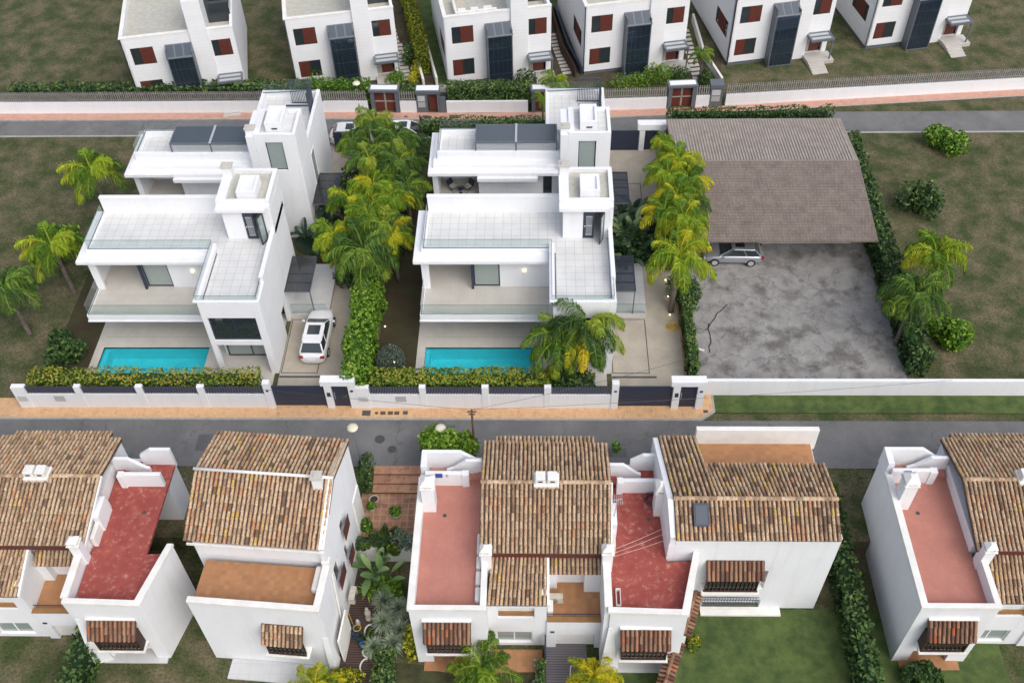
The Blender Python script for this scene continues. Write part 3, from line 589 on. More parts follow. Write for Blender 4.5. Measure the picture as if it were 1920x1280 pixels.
# ------------------------------------------------------------------ front villa
def villa_front():
    H_ = thing('modern_villa', 'white flat-roofed modern villa with tiled roof terrace behind the turquoise pool', 'villa', (-1.5, 49, 0))
    wl = MB(); PI2 = math.pi/2
    wl.wall((.95,44.35), 0, 3.95, 0, 6.9, .25, [(.35,3.45,0,2.9),(.35,3.45,3.35,5.5)])               # front of the right-hand block
    wl.wall((4.9,44.60), PI2, 9.1, 0, 6.9, .25, [(3.2,4.6,.0,2.3)])                                    # right side
    wl.fbox((4.9,46.2), PI2, 0, 7.5, 0, .28, 6.9, 7.35)
    wl.wall((.95,49.3), -PI2, 4.7, 3.3, 6.5, .22); wl.wall((.95,49.3), -PI2, 3.2, .03, 2.74, .22, [(.3,2.8,.03,2.4)])
    wl.box(1.2, 4.65, 44.6, 49.6, 2.95, 3.2)
    wl.wall((-4.45,49.35), 0, 5.62, 3.3, 6.1, .2, [(0,1.85,3.3,5.85)])
    wl.wall((-7.5,49.7), 0, 8.67, .03, 2.74, .2, [(.5,6.5,.03,2.5)])
    wl.box(-7.75, 4.65, 53.45, 53.7, 0, 6.1); wl.box(-4.45, -4.27, 49.56, 53.44, 3.3, 6.1)
    wl.box(-7.85, -7.62, 49.15, 53.44, 3.3, 6.1); wl.box(-7.62, -7.35, 49.15, 49.4, 3.3, 6.1)
    wl.box(-7.75, -7.55, 49.72, 53.44, 0, 2.74)
    part('walls', wl, M['white'], H_, bevel=.012)
    r = MB(); r.box(-8.28, .94, 48.62, 53.75, 6.1, 6.36); r.box(.95, 4.89, 49.8, 53.72, 6.1, 6.37)
    r.box(-7.78, .9, 49.5, 49.86, 6.361, 6.64); r.box(-7.78, -7.45, 49.861, 53.3, 6.361, 6.64)
    r.box(.70, 1.05, 44.62, 49.86, 6.501, 6.92); r.box(.70, 4.9, 44.345, 44.615, 6.901, 7.0) 
    part('roof_slab', r, M['white'], H_, bevel=.02)
    b = MB(); b.box(-7.55, 1.62, 53.32, 53.6, 6.36, 7.88); b.box(-7.58, 1.65, 53.29, 53.63, 7.881, 7.93); part('rear_parapet', b, M['white'], H_, bevel=.01)
    t = MB(); t.box(-7.44, .699, 49.87, 53.31, 6.4, 6.5); t.box(.70, 1.06, 49.87, 53.31, 6.4, 6.5); t.box(1.06, 4.62, 44.62, 53.31, 6.4, 6.5)
    part('roof_terrace_floor', t, M['roofdeck'], H_)
    s = MB(); s.box(-7.72, .94, 46.78, 53.4, 3.0, 3.3); part('balcony_floor', s, M['beige'], H_)
    s = MB(); s.box(-7.9, .94, 46.62, 46.775, 2.86, 3.36); s.box(-7.96, .94, 46.56, 46.78, 2.75, 2.859); s.box(-7.9, -7.725, 46.78, 49.14, 2.86, 3.36); s.box(-7.96, -7.72, 46.78, 53, 2.75, 2.859); s.box(-7.715, .94, 46.78, 49.69, 2.75, 2.99)
    part('balcony_edge', s, M['white'], H_, bevel=.01)
    glassrail(H_, [(-7.80,49.1),(-7.80,46.68),(.7,46.68)], 3.36, .9)
    glassrail(H_, [(-7.62,53.25),(-7.62,49.62),(.86,49.62),(.86,44.48),(4.75,44.48),(4.75,46.1)], 6.66, .75)
    window(H_, (-4.45,49.35), 0, 0.06, 1.85, 3.32, 5.85, pm='greenpane', v=.08, name='sliding_door', fw=.09)
    part('open_door_edge', MB().box(-4.52, -4.38, 49.1, 49.34, 3.32, 5.85), M['dark'], H_)
    window(H_, (.95,44.35), 0, .35, 3.45, 3.35, 5.5, v=.1, split=2, fw=.09); 
    g_ = MB(); window(H_, (1.2,45.9), 0, .0, 3.4, .1, 2.9, v=0, split=2, name='patio_door', fw=.09, pm='greenpane')
    part('wall_light', MB().lathe((P(983,507,0).x*0+XZ(983,507,49.3)[0], 49.31, XZ(983,507,49.3)[1]), [(.02,-.07),(.10,-.06),(.11,.0),(.10,.06),(.02,.07)], 12), M['glow'], H_)
    # stair tower
    tw = MB(); tw.wall((1.63,50.75), 0, 3.02, 6.5, 9.05, .2, [(1.32,2.72,6.5,8.92)]); tw.box(1.63, 1.85, 50.96, 54.2, 6.5, 9.0); tw.box(4.66, 4.9, 50.75, 54.2, 6.9, 9.0); tw.box(1.86, 4.65, 53.95, 54.2, 6.37, 9.0)
    tw.box(1.35, 4.62, 50.42, 50.74, 9.051, 9.3); tw.box(1.35, 4.9, 50.741, 54.35, 9.051, 9.3)
    for a in ((1.35,4.9,50.95,51.2),(1.35,4.9,54.1,54.35),(1.35,2.0,51.201,54.099),(4.62,4.9,51.201,54.099)): tw.box(*a, 9.301, 9.62)
    to = part('stair_tower', tw, M['white'], H_, bevel=.012)
    part('tower_roof_gravel', MB().box(2.0, 4.62, 51.2, 54.1, 9.301, 9.34), M['gravelroof'], to)
    bx = MB(); bx.box(2.72, 4.0, 51.35, 53.1, 9.35, 9.9)
    for a in ((2.72,4.0,51.35,51.55),(2.72,4.0,52.9,53.1),(2.72,2.92,51.551,52.899),(3.8,4.0,51.551,52.899)): bx.box(*a, 9.901, 10.06)
    part('roof_box', bx, M['white'], to, bevel=.012)
    chimney(H_, 1.72, 53.7, 9.62, 10.35, .66, .55)
    dm = MB(); dm.box(2.98, 3.68, 50.72, 50.78, 6.52, 8.9); do = part('security_door', dm, M['dark'], H_)
    gm = MB(); 
    for k in range(6): gm.box(3.16+.07*k, 3.185+.07*k, 50.69, 50.719, 6.85, 8.4)
    for z in (6.82, 7.6, 8.4): gm.box(3.13, 3.55, 50.685, 50.715, z, z+.05)
    part('grille', gm, M['lightmetal'], do); part('handle', MB().box(3.02, 3.1, 50.66, 50.715, 7.55, 7.63), M['lightmetal'], do)
    O = (4.32, 50.72); of = MB()
    for a in ((0,.7,6.52,6.62),(0,.7,8.75,8.88),(0,.09,6.62,8.75),(.61,.7,6.62,8.75)): of.fbox(O, RAD(-112), a[0], a[1], -.03, .03, a[2], a[3])
    oo = part('open_glass_door', of, M['dark'], H_); part('pane', MB().fbox(O, RAD(-112), .09, .61, -.008, .008, 6.62, 8.75), M['greenpane'], oo)
    # side entrance: porch, canopy
    pr = MB(); pr.box(4.91, 7.62, 49.55, 54.6, .0, .42); po = part('porch', pr, M['porch'], H_); glassrail(H_, [(5.0,49.62),(7.55,49.62)], .43, .85)
    c = MB(); c.box(4.92, 6.72, 49.35, 49.43, 2.74, 2.84); c.box(4.92, 6.72, 52.82, 52.9, 2.74, 2.84); c.box(6.64, 6.72, 49.43, 52.82, 2.74, 2.84); c.box(4.92, 5.0, 49.43, 52.82, 2.74, 2.84)
    for k in range(1, 4): c.box(5.0, 6.64, 49.35+k*.87, 49.43+k*.87, 2.76, 2.83)
    co = part('canopy', c, M['grey'], H_); part('canopy_glass', MB().box(4.95, 6.7, 49.38, 52.87, 2.85, 2.87), M['smoke'], co)
    part('canopy_post', MB().box(6.6, 6.68, 49.5, 49.58, .42, 2.74), M['grey'], co)
    return H_
vf = villa_front()
copy_at(vf, DX, label='identical white flat-roofed villa on the next plot left of the driveway with the white car')

# ------------------------------------------------------------------ rear villa
def villa_rear():
    H_ = thing('modern_villa', 'white flat-roofed villa with slate blue louvred pergola behind the pool villa', 'villa', (-1.3, 62, 0)); PI2 = math.pi/2
    wl = MB(); wl.wall((5.05,57.95), PI2, 9.35, 0, 6.49, .25, [(3.0,4.2,2.4,5.6)]); wl.box(4.8, 5.05, 61.01, 67.3, 6.491, 7.0)
    wl.wall((-4.4,58.75), 0, 6.0, 3.3, 6.1, .25, [(4.75,5.4,3.6,6.05)]); wl.wall((-7.5,57.95), 0, 12.3, 0, 3.0, .25)
    wl.wall((1.6,57.95), 0, 3.19, 3.0, 6.49, .25); wl.box(-7.5, -4.41, 60.9, 61.1, 3.3, 6.1); wl.box(-7.75, -7.5, 57.9, 62.3, 0, 3.3); wl.box(-7.75, -7.35, 58.6, 62.3, 3.3, 6.06)
    wl.box(-7.35, .55, 62.05, 62.3, 0, 6.05); wl.box(.551, .8, 62.3, 67.3, 0, 6.05); wl.box(.801, 4.8, 67.05, 67.3, 0, 6.05)
    part('walls', wl, M['white'], H_, bevel=.012)
    r = MB(); r.box(-7.95, 1.55, 57.75, 62.6, 6.06, 6.33) ; r.box(.55, 4.8, 62.6, 67.3, 6.06, 6.36)
    r.box(-7.6, 1.55, 58.35, 62.2, 6.331, 6.62); r.box(-7.3, 1.55, 59.05, 59.3, 6.621, 7.25); r.box(-7.3, 1.55, 61.75, 62.0, 6.621, 7.15); r.box(-7.3,-7.05, 59.301, 61.749, 6.621, 6.85)
    r.box(.55, .8, 62.4, 67.3, 6.361, 6.95); r.box(.801, 4.8, 67.05, 67.3, 6.361, 6.95)
    r.box(-4.4, -.05, 57.5, 58.74, 5.75, 6.055)
    part('roof_slab', r, M['white'], H_, bevel=.02)
    part('roof_terrace_floor', MB().box(-7.04, 1.55, 59.31, 61.74, 6.622, 6.66), M['roofdeck'], H_)
    part('roof_terrace_floor', MB().box(.81, 4.79, 62.61, 67.04, 6.37, 6.45), M['roofdeck'], H_)
    part('balcony_floor', MB().box(-7.49, 1.5, 58.21, 60.89, 3.05, 3.3), M['beige'], H_)
    glassrail(H_, [(-7.18,59.15),(-7.18,61.88),(-4.6,61.88)], 7.16, .75); glassrail(H_, [(.68,66.9),(4.7,67.17)], 6.97, .7)
    window(H_, (-4.4,58.75), 0, 4.75, 5.4, 3.6, 6.05, pm='pane', name='window')
    tw = MB(); tw.wall((2.1,57.95), 0, 2.95, 6.5, 9.3, .25, [(.72,1.95,6.55,9.0)]); tw.box(4.8, 5.05, 58.2, 61, 6.5, 9.3); tw.box(2.1, 2.35, 58.2, 61, 6.4, 9.3); tw.box(2.36, 4.79, 60.75, 61, 6.4, 9.3)
    tw.box(1.55, 2.09, 57.9, 61.0, 6.34, 9.55); tw.box(2.1, 5.05, 57.95, 61, 9.301, 9.45)
    for a in ((2.1,5.05,57.95,58.18),(2.1,5.05,60.77,61),(4.82,5.05,58.181,60.769),(2.1,2.5,58.181,60.769)): tw.box(*a, 9.451, 9.7)
    to = part('stair_tower', tw, M['white'], H_, bevel=.012); part('tower_roof_gravel', MB().box(2.51, 4.81, 58.19, 60.76, 9.46, 9.49), M['roofdeck'], to)
    bx = MB(); bx.box(2.9, 4.1, 58.5, 60.6, 9.5, 10.05)
    for a in ((2.9,4.1,58.5,58.68),(2.9,4.1,60.42,60.6),(2.9,3.08,58.681,60.419),(3.92,4.1,58.681,60.419)): bx.box(*a, 10.051, 10.25)
    part('roof_box', bx, M['white'], to, bevel=.012); part('vent', MB().box(3.35, 3.75, 58.47, 58.499, 9.72, 9.83), M['dark'], to)
    window(H_, (2.1,57.95), 0, .72, 1.95, 6.55, 9.0, pm='greenpane', v=.1, fw=.06)
    chimney(H_, 1.85, 58.4, 9.55, 9.95, .62, .5)
    # louvred pergola
    pg = MB()
    for x in (-4.5, -1.6, 1.3): pg.box(x-.05, x+.05, 59.18, 59.28, 7.251, 7.9); pg.box(x-.05, x+.05, 61.2, 61.3, 7.151, 7.9)
    for y in (59.18, 61.2): pg.box(-4.55, 1.35, y, y+.1, 7.901, 8.02)
    for x in (-4.5, -1.6, 1.3): pg.box(x-.05, x+.05, 59.281, 61.199, 7.901, 8.02)
    pp = part('pergola', pg, M['grey'], H_); part('middle_beam', MB().box(-1.68, -1.52, 59.16, 61.32, 8.021, 8.06), M['lightmetal'], pp); lv = MB()
    for x0, x1 in ((-4.44,-1.66),(-1.54,1.24)):
        for k in range(15): y = 59.34+k*.125; lv.add([(x0,y,7.93),(x1,y,7.93),(x1,y+.105,8.00),(x0,y+.105,8.00),(x0,y,7.91),(x1,y,7.91),(x1,y+.105,7.98),(x0,y+.105,7.98)], [(0,1,2,3),(7,6,5,4),(0,4,5,1),(2,6,7,3)])
    part('roof_louvres', lv, M['slate'], pp); lv = MB()
    for x0, x1 in ((-4.44,-1.66),(-1.54,1.24)):
        for k in range(6): z = 7.2+k*.115; lv.box(x0, x1, 59.2, 59.23, z, z+.065)
    part('screen_louvres', lv, M['lightmetal'], pp)
    # grey metal screen on the far terrace
    sc = MB()
    for k in range(14): sc.box(3.0+.125*k, 3.04+.125*k, 66.2, 66.24, 6.45, 8.6); 
    for z in (6.5, 8.55): sc.box(2.95, 4.72, 66.19, 66.25, z, z+.06)
    for k in range(12): sc.box(4.66, 4.7, 64.4+.15*k, 64.44+.15*k, 6.45, 8.6)
    sc.box(3.0, 4.7, 64.3, 64.4, 7.5, 7.62)
    part('terrace_screen', sc, M['slate'], H_)
    c = MB(); c.box(5.06, 6.85, 58.6, 58.68, 2.7, 2.8); c.box(5.06, 6.85, 62.2, 62.28, 2.7, 2.8); c.box(6.77, 6.85, 58.68, 62.2, 2.7, 2.8); c.box(5.06, 5.14, 58.68, 62.2, 2.7, 2.8)
    for k in range(1, 4): c.box(5.14, 6.77, 58.6+k*.9, 58.68+k*.9, 2.72, 2.79)
    co = part('canopy', c, M['grey'], H_); part('canopy_glass', MB().box(5.09, 6.83, 58.63, 62.25, 2.801, 2.82), M['smoke'], co); part('canopy_post', MB().box(6.7, 6.78, 58.7, 58.78, 0, 2.7), M['grey'], co)
    # tall side window
    wf = window(H_, (5.05,57.95), PI2, 3.0, 4.2, 2.4, 5.6, fm='white', pm='greenpane', v=-.03, fw=.09)
    return H_
vr = villa_rear()
copy_at(vr, -22.05, label='white flat-roofed villa with a tall side window, partly cut off beside the palm grove')
# lounge chairs on the rear balcony
def chair(px, py, rz, label):
    c = P(px, py, 3.3); t = thing('lounge_chair', label, 'chair', (c.x, c.y, 3.3), rz, 'lounge chairs on the rear balcony'); fm_ = MB(t.matrix_basis.copy()); Mx = WM[t.name]
    f = MB(Mx)
    for sx in (-.26, .26):
        f.tube([(sx,-.28,0),(sx,.2,.42)], .013, 5); f.tube([(sx,.3,0),(sx,-.3,.40)], .013, 5)
    part('frame', f, M['dark'], t, smooth=True)
    s = MB(Mx); pr = [(-.36,.44),(-.2,.34),(.05,.31),(.28,.42),(.5,.78)]
    for (a, b), (c_, d) in zip(pr, pr[1:]): s.hull([(-.3,a,b),(.3,a,b),(.3,a,b+.05),(-.3,a,b+.05)], [(-.3,c_,d),(.3,c_,d),(.3,c_,d+.05),(-.3,c_,d+.05)])
    part('seat', s, M['dark'], t)
    s = MB(Mx); pr = [(-.3,.47),(-.15,.40),(.05,.38),(.22,.46)]
    for (a, b), (c_, d) in zip(pr, pr[1:]): s.hull([(-.25,a,b),(.25,a,b),(.25,a,b+.05),(-.25,a,b+.05)], [(-.25,c_,d),(.25,c_,d),(.25,c_,d+.05),(-.25,c_,d+.05)])
    part('cushion', s, M['pot'], t); return t
chair(851, 357, RAD(50), 'left dark sling lounge chair with beige cushion on the rear balcony'); chair(877, 357, RAD(-50), 'right dark sling lounge chair with beige cushion on the rear balcony')
c = P(864, 362, 3.3); single('side_table', MB().lathe((c.x,c.y,3.3), [(.12,0),(.12,.02),(.02,.03),(.02,.38),(.2,.39),(.2,.42)], 14), M['dark'], 'small round dark table between the two lounge chairs', 'table')

# ------------------------------------------------------------------ brown roofed house on the right
def brown_house():
    t = thing('old_house', 'low house with a broad weathered brown roof beside the yellow-green palms', 'house', (15, 61, 0))
    part('walls', MB().box(10.9, 23.5, 57.2, 67.5, 0, 2.7), M['cream'], t)
    r = MB(); r.hull([(10.3,54.2,2.85),(24.2,54.2,2.85),(24.2,62.0,3.85),(10.3,62.0,3.85)], [(10.3,54.2,3.0),(24.2,54.2,3.0),(24.2,62.0,4.0),(10.3,62.0,4.0)])
    part('roof', r, M['brownroof'], t)
    r = MB(); r.hull([(10.3,62.001,3.85),(24.2,62.001,3.85),(24.2,68.3,3.15),(10.3,68.3,3.15)], [(10.3,62.001,4.0),(24.2,62.001,4.0),(24.2,68.3,3.3),(10.3,68.3,3.3)])
    rib = MB(); n = 60
    for k in range(n): x = 10.4+13.6*k/n; rib.hull([(x,62.1,4.0),(x+.09,62.1,4.0),(x+.09,68.2,3.30),(x,68.2,3.30)], [(x,62.1,4.05),(x+.09,62.1,4.05),(x+.09,68.2,3.35),(x,68.2,3.35)])
    ro = part('rear_roof', r, M['ribroof'], t); part('ribs', rib, mix2((.50,.44,.39), (.36,.31,.27), 'pale_roof_ribs', 1.5, 12, .9, fine=.25), ro)
    return t
brown_house()
# ------------------------------------------------------------------ street front: walls, gates, portals
def px_x(px, Y=41.38): return XZ(px, 766, Y)[0]
bw = thing('boundary_wall', 'white boundary wall with dark slat panels below the long clipped hedge', 'wall', (-3, 41.5, 0))
M['fslat'] = plain('blue_grey_slats', (.10,.11,.15), .5)
A = [(-11.83,-10.95),(-7.69,-7.27),(-3.65,-3.2),(.38,.83),(4.72,5.18)]
part('wall_pier', MB().box(*A[0], 41.38, 41.72, 0, 2.08), M['white'], bw, bevel=.01)
for a in A[1:4]: part('post', MB().box(*a, 41.38, 41.68, 0, 2.14), M['white'], bw, bevel=.01)
part('post', MB().box(4.72, 5.18, 41.36, 41.74, 0, 2.52), M['white'], bw, bevel=.01)
for (a0, a1), (b0, b1) in zip(A, A[1:]):
    part('low_wall', MB().box(a1+.001, b0-.001, 41.42, 41.64, 0, 1.36), M['white'], bw)
    s = MB(); n = int((b0-a1)/.17); q = (b0-a1)/n
    for k in range(n): s.hull([(a1+k*q+.01,41.50,1.38),(a1+k*q+q*.8,41.46,1.38),(a1+k*q+q*.8,41.48,1.38),(a1+k*q+.01,41.52,1.38)], [(a1+k*q+.01,41.50,2.06),(a1+k*q+q*.8,41.46,2.06),(a1+k*q+q*.8,41.48,2.06),(a1+k*q+.01,41.52,2.06)])
    so_ = part('slat_panel', MB().box(a1+.002, b0-.002, 41.53, 41.56, 1.40, 2.02), M['dark'], bw); part('slats', s, M['fslat'], so_)
for a, b in ((-11.7,-11.1),(-9.3,-8.6)): part('meter_box', MB().box(a, b, 41.36 if a < -11 else 41.40, 41.419 if a > -11 else 41.379, .7 if a < -11 else .65, 1.2), M['porch'], bw)
part('doorbell', MB().box(4.88, 5.05, 41.33, 41.359, 1.75, 1.9), M['dark'], bw)
copy_at(bw, DX, label='white boundary wall with dark slat panels left of the gate where the white car is parked')
def portal(x0, dx_label):
    t = thing('gate_portal', dx_label, 'gate', (x0+1, 41.6, 0)); p = MB()
    p.box(x0, x0+.46, 41.38, 41.72, 0, 2.3); part('post', p, M['white'], t, bevel=.01)
    part('post', MB().box(x0+1.55, x0+2.0, 41.38, 41.72, 0, 2.3), M['white'], t, bevel=.01)
    part('lintel', MB().box(x0-.18, x0+2.06, 41.34, 41.92, 2.301, 2.74), M['white'], t, bevel=.012)
    g_ = MB(); g_.box(x0+.47, x0+1.54, 41.56, 41.6, .05, 2.05)
    for k in range(10): g_.box(x0+.47+.107*k, x0+.47+.107*k+.085, 41.54, 41.56, .05, 2.05)
    go = part('gate_leaf', g_, M['dark'], t); part('handle', MB().tube([(x0+.58,41.52,.8),(x0+.58,41.52,1.5)], .018, 6), M['lightmetal'], go)
    part('intercom', MB().box(x0+.14, x0+.36, 41.34, 41.379, 1.25, 1.62), M['dark'], t); part('lamp', MB().box(x0+1.7, x0+1.88, 41.32, 41.379, 1.75, 1.88), M['dark'], t)
    return t
portal(8.66, 'white gate portal with slatted door at the right end of the orange pavement')
portal(8.66+DX, 'white gate portal with slatted door between the white car and the tall leafy hedge')
def slide_gate(x0, x1, Y, h, label, fac=1):
    g_ = MB(); n = int(h/.16); g_.box(x0, x1, Y, Y+.03, .04, h)
    for k in range(n): g_.box(x0, x1, Y-.03*fac-.0, Y-.001, .05+k*h/n, .05+(k+.86)*h/n) if fac > 0 else g_.box(x0, x1, Y+.031, Y+.06, .05+k*h/n, .05+(k+.86)*h/n)
    for x in (x0, x1-.06): g_.box(x, x+.06, Y-.034, Y+.064, .03, h+.03)
    g_.box(x0+.061, x1-.061, Y-.032, Y+.062, h, h+.03)
    return single('driveway_gate', g_, M['dark'], label, 'gate', 'dark sliding driveway gates')
slide_gate(5.19, 8.64, 41.62, 1.95, 'wide dark sliding gate of horizontal boards on the right of the front street')
slide_gate(5.19+DX, 8.64+DX, 41.62, 1.95, 'wide dark sliding gate below the white car, cut off at the left')
slide_gate(5.2, 8.25, 68.55, 1.95, 'dark sliding gate on the rear drive, right of the stair tower'); slide_gate(5.2-22.1, 8.25-22.1, 68.5, 1.95, 'dark sliding gate in front of the white vans on the rear street')
for s, l in ((0, 'white portal over a dark door on the rear drive, beside the yellow palms'), (-22.1, 'white portal near the white vans behind the palm grove')):
    t = thing('gate_portal', l, 'gate', (9.2+s, 68.7, 0)); part('post', MB().box(8.3+s, 8.72+s, 68.45, 68.8, 0, 2.1), M['white'], t, bevel=.01)
    part('post', MB().box(9.9+s, 10.2+s, 68.45, 68.8, 0, 2.1), M['white'], t, bevel=.01); part('lintel', MB().box(8.1+s, 10.4+s, 68.4, 69.1, 2.101, 2.65) if s == 0 else MB().box(8.1+s, 8.9+s, 68.4, 68.85, 2.101, 2.2), M['white'], t, bevel=.01)
    part('gate_leaf', MB().box(8.73+s, 9.89+s, 68.6, 68.65, .05, 1.95), M['dark'], t)
single('garden_wall', MB().box(10.80, 34, 42.55, 42.8, -.03, 1.4), M['white'], 'plain low white wall along the cracked asphalt yard', 'wall')
# ------------------------------------------------------------------ rear street front
def ky(x):
    for (a, b), (c_, d) in zip(kl, kl[1:]):
        if a <= x <= c_: return b+(d-b)*(x-a)/(c_-a)
def wy(x): return ky(x)+1.0
def rear_wall(x0, x1, fence, label, cap=False):
    t = thing('boundary_wall', label, 'wall', ((x0+x1)/2, wy((x0+x1)/2), 0), 0, 'white walls along the rear street'); a = math.atan2(wy(x1)-wy(x0), x1-x0); L = math.hypot(x1-x0, wy(x1)-wy(x0)); O = (x0, wy(x0))
    m = MB(); m.fbox(O, a, 0, L, 0, .2, 0, 1.12); m.fbox(O, a, 0, L, -.015, -.001, 0, .16); part('low_wall', m, M['white'], t)
    if fence:
        f = MB(); n = int(L/.19)
        for k in range(n): f.fbox(O, a, k*L/n, k*L/n+.085, .06, .10, 1.13, 2.12)
        f.fbox(O, a, 0, L, .101, .13, 1.3, 1.36); f.fbox(O, a, 0, L, .101, .13, 1.85, 1.91); part('slat_fence', f, mix2((.24,.225,.22), (.36,.33,.31), 'grey_fence_slats', 3, 20, .8), t)
    return t
X_ = lambda px: P(px, 213, 0).x
def dark_portal(px0, px1, label, doors=True):
    x0, x1 = X_(px0), X_(px1); y = wy(x0)-.05; a = math.atan2(wy(x1)-wy(x0), x1-x0); O = (x0, y); L = (x1-x0)/math.cos(a)
    t = thing('gate_portal', label, 'gate', (x0, y, 0), 0, 'dark grey gate portals on the rear street'); m = MB()
    m.fbox(O, a, 0, .32, 0, .8, 0, 2.1); part('post', m, M['grey'], t); m = MB(); m.fbox(O, a, L-.32, L, 0, .8, 0, 2.1); part('post', m, M['grey'], t); m = MB()
    m.fbox(O, a, -.08, L+.08, -.1, .9, 2.101, 2.3); ro = part('roof', m, M['grey'], t); part('roof_cap', MB().fbox(O, a, .08, L-.08, .1, .7, 2.301, 2.34), M['white'], ro)
    m = MB(); h = (L-.64)/2
    for k in (0, 1): m.fbox(O, a, .33+k*h, .33+(k+1)*h-.02, .3, .35, .03, 2.0)
    do = part('double_door', m, M['redwood'], t); m = MB()
    for k in (0, 1): m.fbox(O, a, .33+k*h+.005, .33+(k+1)*h-.03, .27, .299, .95, 1.05); m.fbox(O, a, .33+(k+1)*h-.08 if k == 0 else .33+h+.0, .33+(k+1)*h-.02 if k == 0 else .33+h+.06, .27, .299, .03, 2.0)
    part('door_bars', m, M['stone'], do); return t
def cabinet(px0, px1, px2, label):
    x0, x1 = X_(px0), X_(px1); y = wy(x0)-.02; t = thing('meter_cabinet', label, 'cabinet', (x0, y, 0)); m = MB(); m.box(x0, x1, y, y+.5, 0, 1.9); 
    if px2: m.box(X_(px2)-.22, X_(px2), y, y+.5, 0, 1.9)
    m.box(x0-.06, (X_(px2) if px2 else x1)+.06, y-.06, y+.9, 1.901, 2.2); part('cabinet', m, M['grey'], t); c_ = MB(); c_.box(x0+.12, x1-.2, y-.02, y-.001, 1.15, 1.7); part('meter_door', c_, M['porch'], t)
    part('meter_door', MB().box(x0+.12, x1-.2, y-.02, y-.001, .55, 1.05), M['lightmetal'], t)
    if px2:
        part('roof_cap', MB().box(x0+.04, X_(px2)-.04, y+.1, y+.8, 2.201, 2.24), M['white'], t)
        part('gate_leaf', MB().box(x1+.12, X_(px2)-.26, y+.25, y+.3, .05, 1.85), M['redwood'], t)
    return t
dark_portal(698, 750, 'dark grey portal with red-brown double doors below the left white house')
cabinet(783, 803, 826, 'dark grey meter cabinet with two pale doors and a narrow red gate beside it')
dark_portal(997, 1046, 'dark grey portal half hidden behind the rear villa roof and a palm')
dark_portal(1252, 1304, 'dark grey portal with red-brown double doors at the upper right')
cabinet(1331, 1354, None, 'dark grey meter cabinet at the right edge of the rear street')
for a, b, f, l in ((560,691,1,'white low wall and slat fence left of the first dark portal'),(751,782,1,'short white wall between portal and meter cabinet'),(838,990,0,'long white wall under the flowering hedge in the middle of the rear street'),
                   (1130,1250,1,'white wall with an open grey slat fence right of the white roof terraces'),(1305,1331,1,'short white wall beside the upper right portal')): rear_wall(X_(a), X_(b), f, l)
for a, b, s, l in ((-48,-18.6,1,'white wall and slat fence running off to the left of the rear street'),(16.2,46,1,'white wall and slat fence running off to the right of the rear street')): rear_wall(a, b, s, l)
single('bin_store_door', MB().box(X_(826), X_(837), wy(-8)-.02, wy(-8)+.06, 0, 1.6), M['grey'], 'narrow grey service door beside the narrow red gate', 'door')
c = P(831, 165, 1.6); ac = thing('air_conditioner', 'pale air conditioner unit on the service box behind the long hedge wall', 'air conditioner', (c.x, c.y, 1.3))
part('casing', MB().box(c.x-.45, c.x+.45, c.y-.25, c.y+.25, 1.3, 1.75), M['pot'], ac, bevel=.02); part('fan_grille', MB().lathe((c.x-.1, c.y, 1.752), [(.2,0),(.2,.015),(.14,.02),(.05,.02)], 16), M['grey'], ac)
part('stand', MB().box(c.x-.4, c.x+.4, c.y-.2, c.y+.2, 0, 1.299), M['grey'], ac)
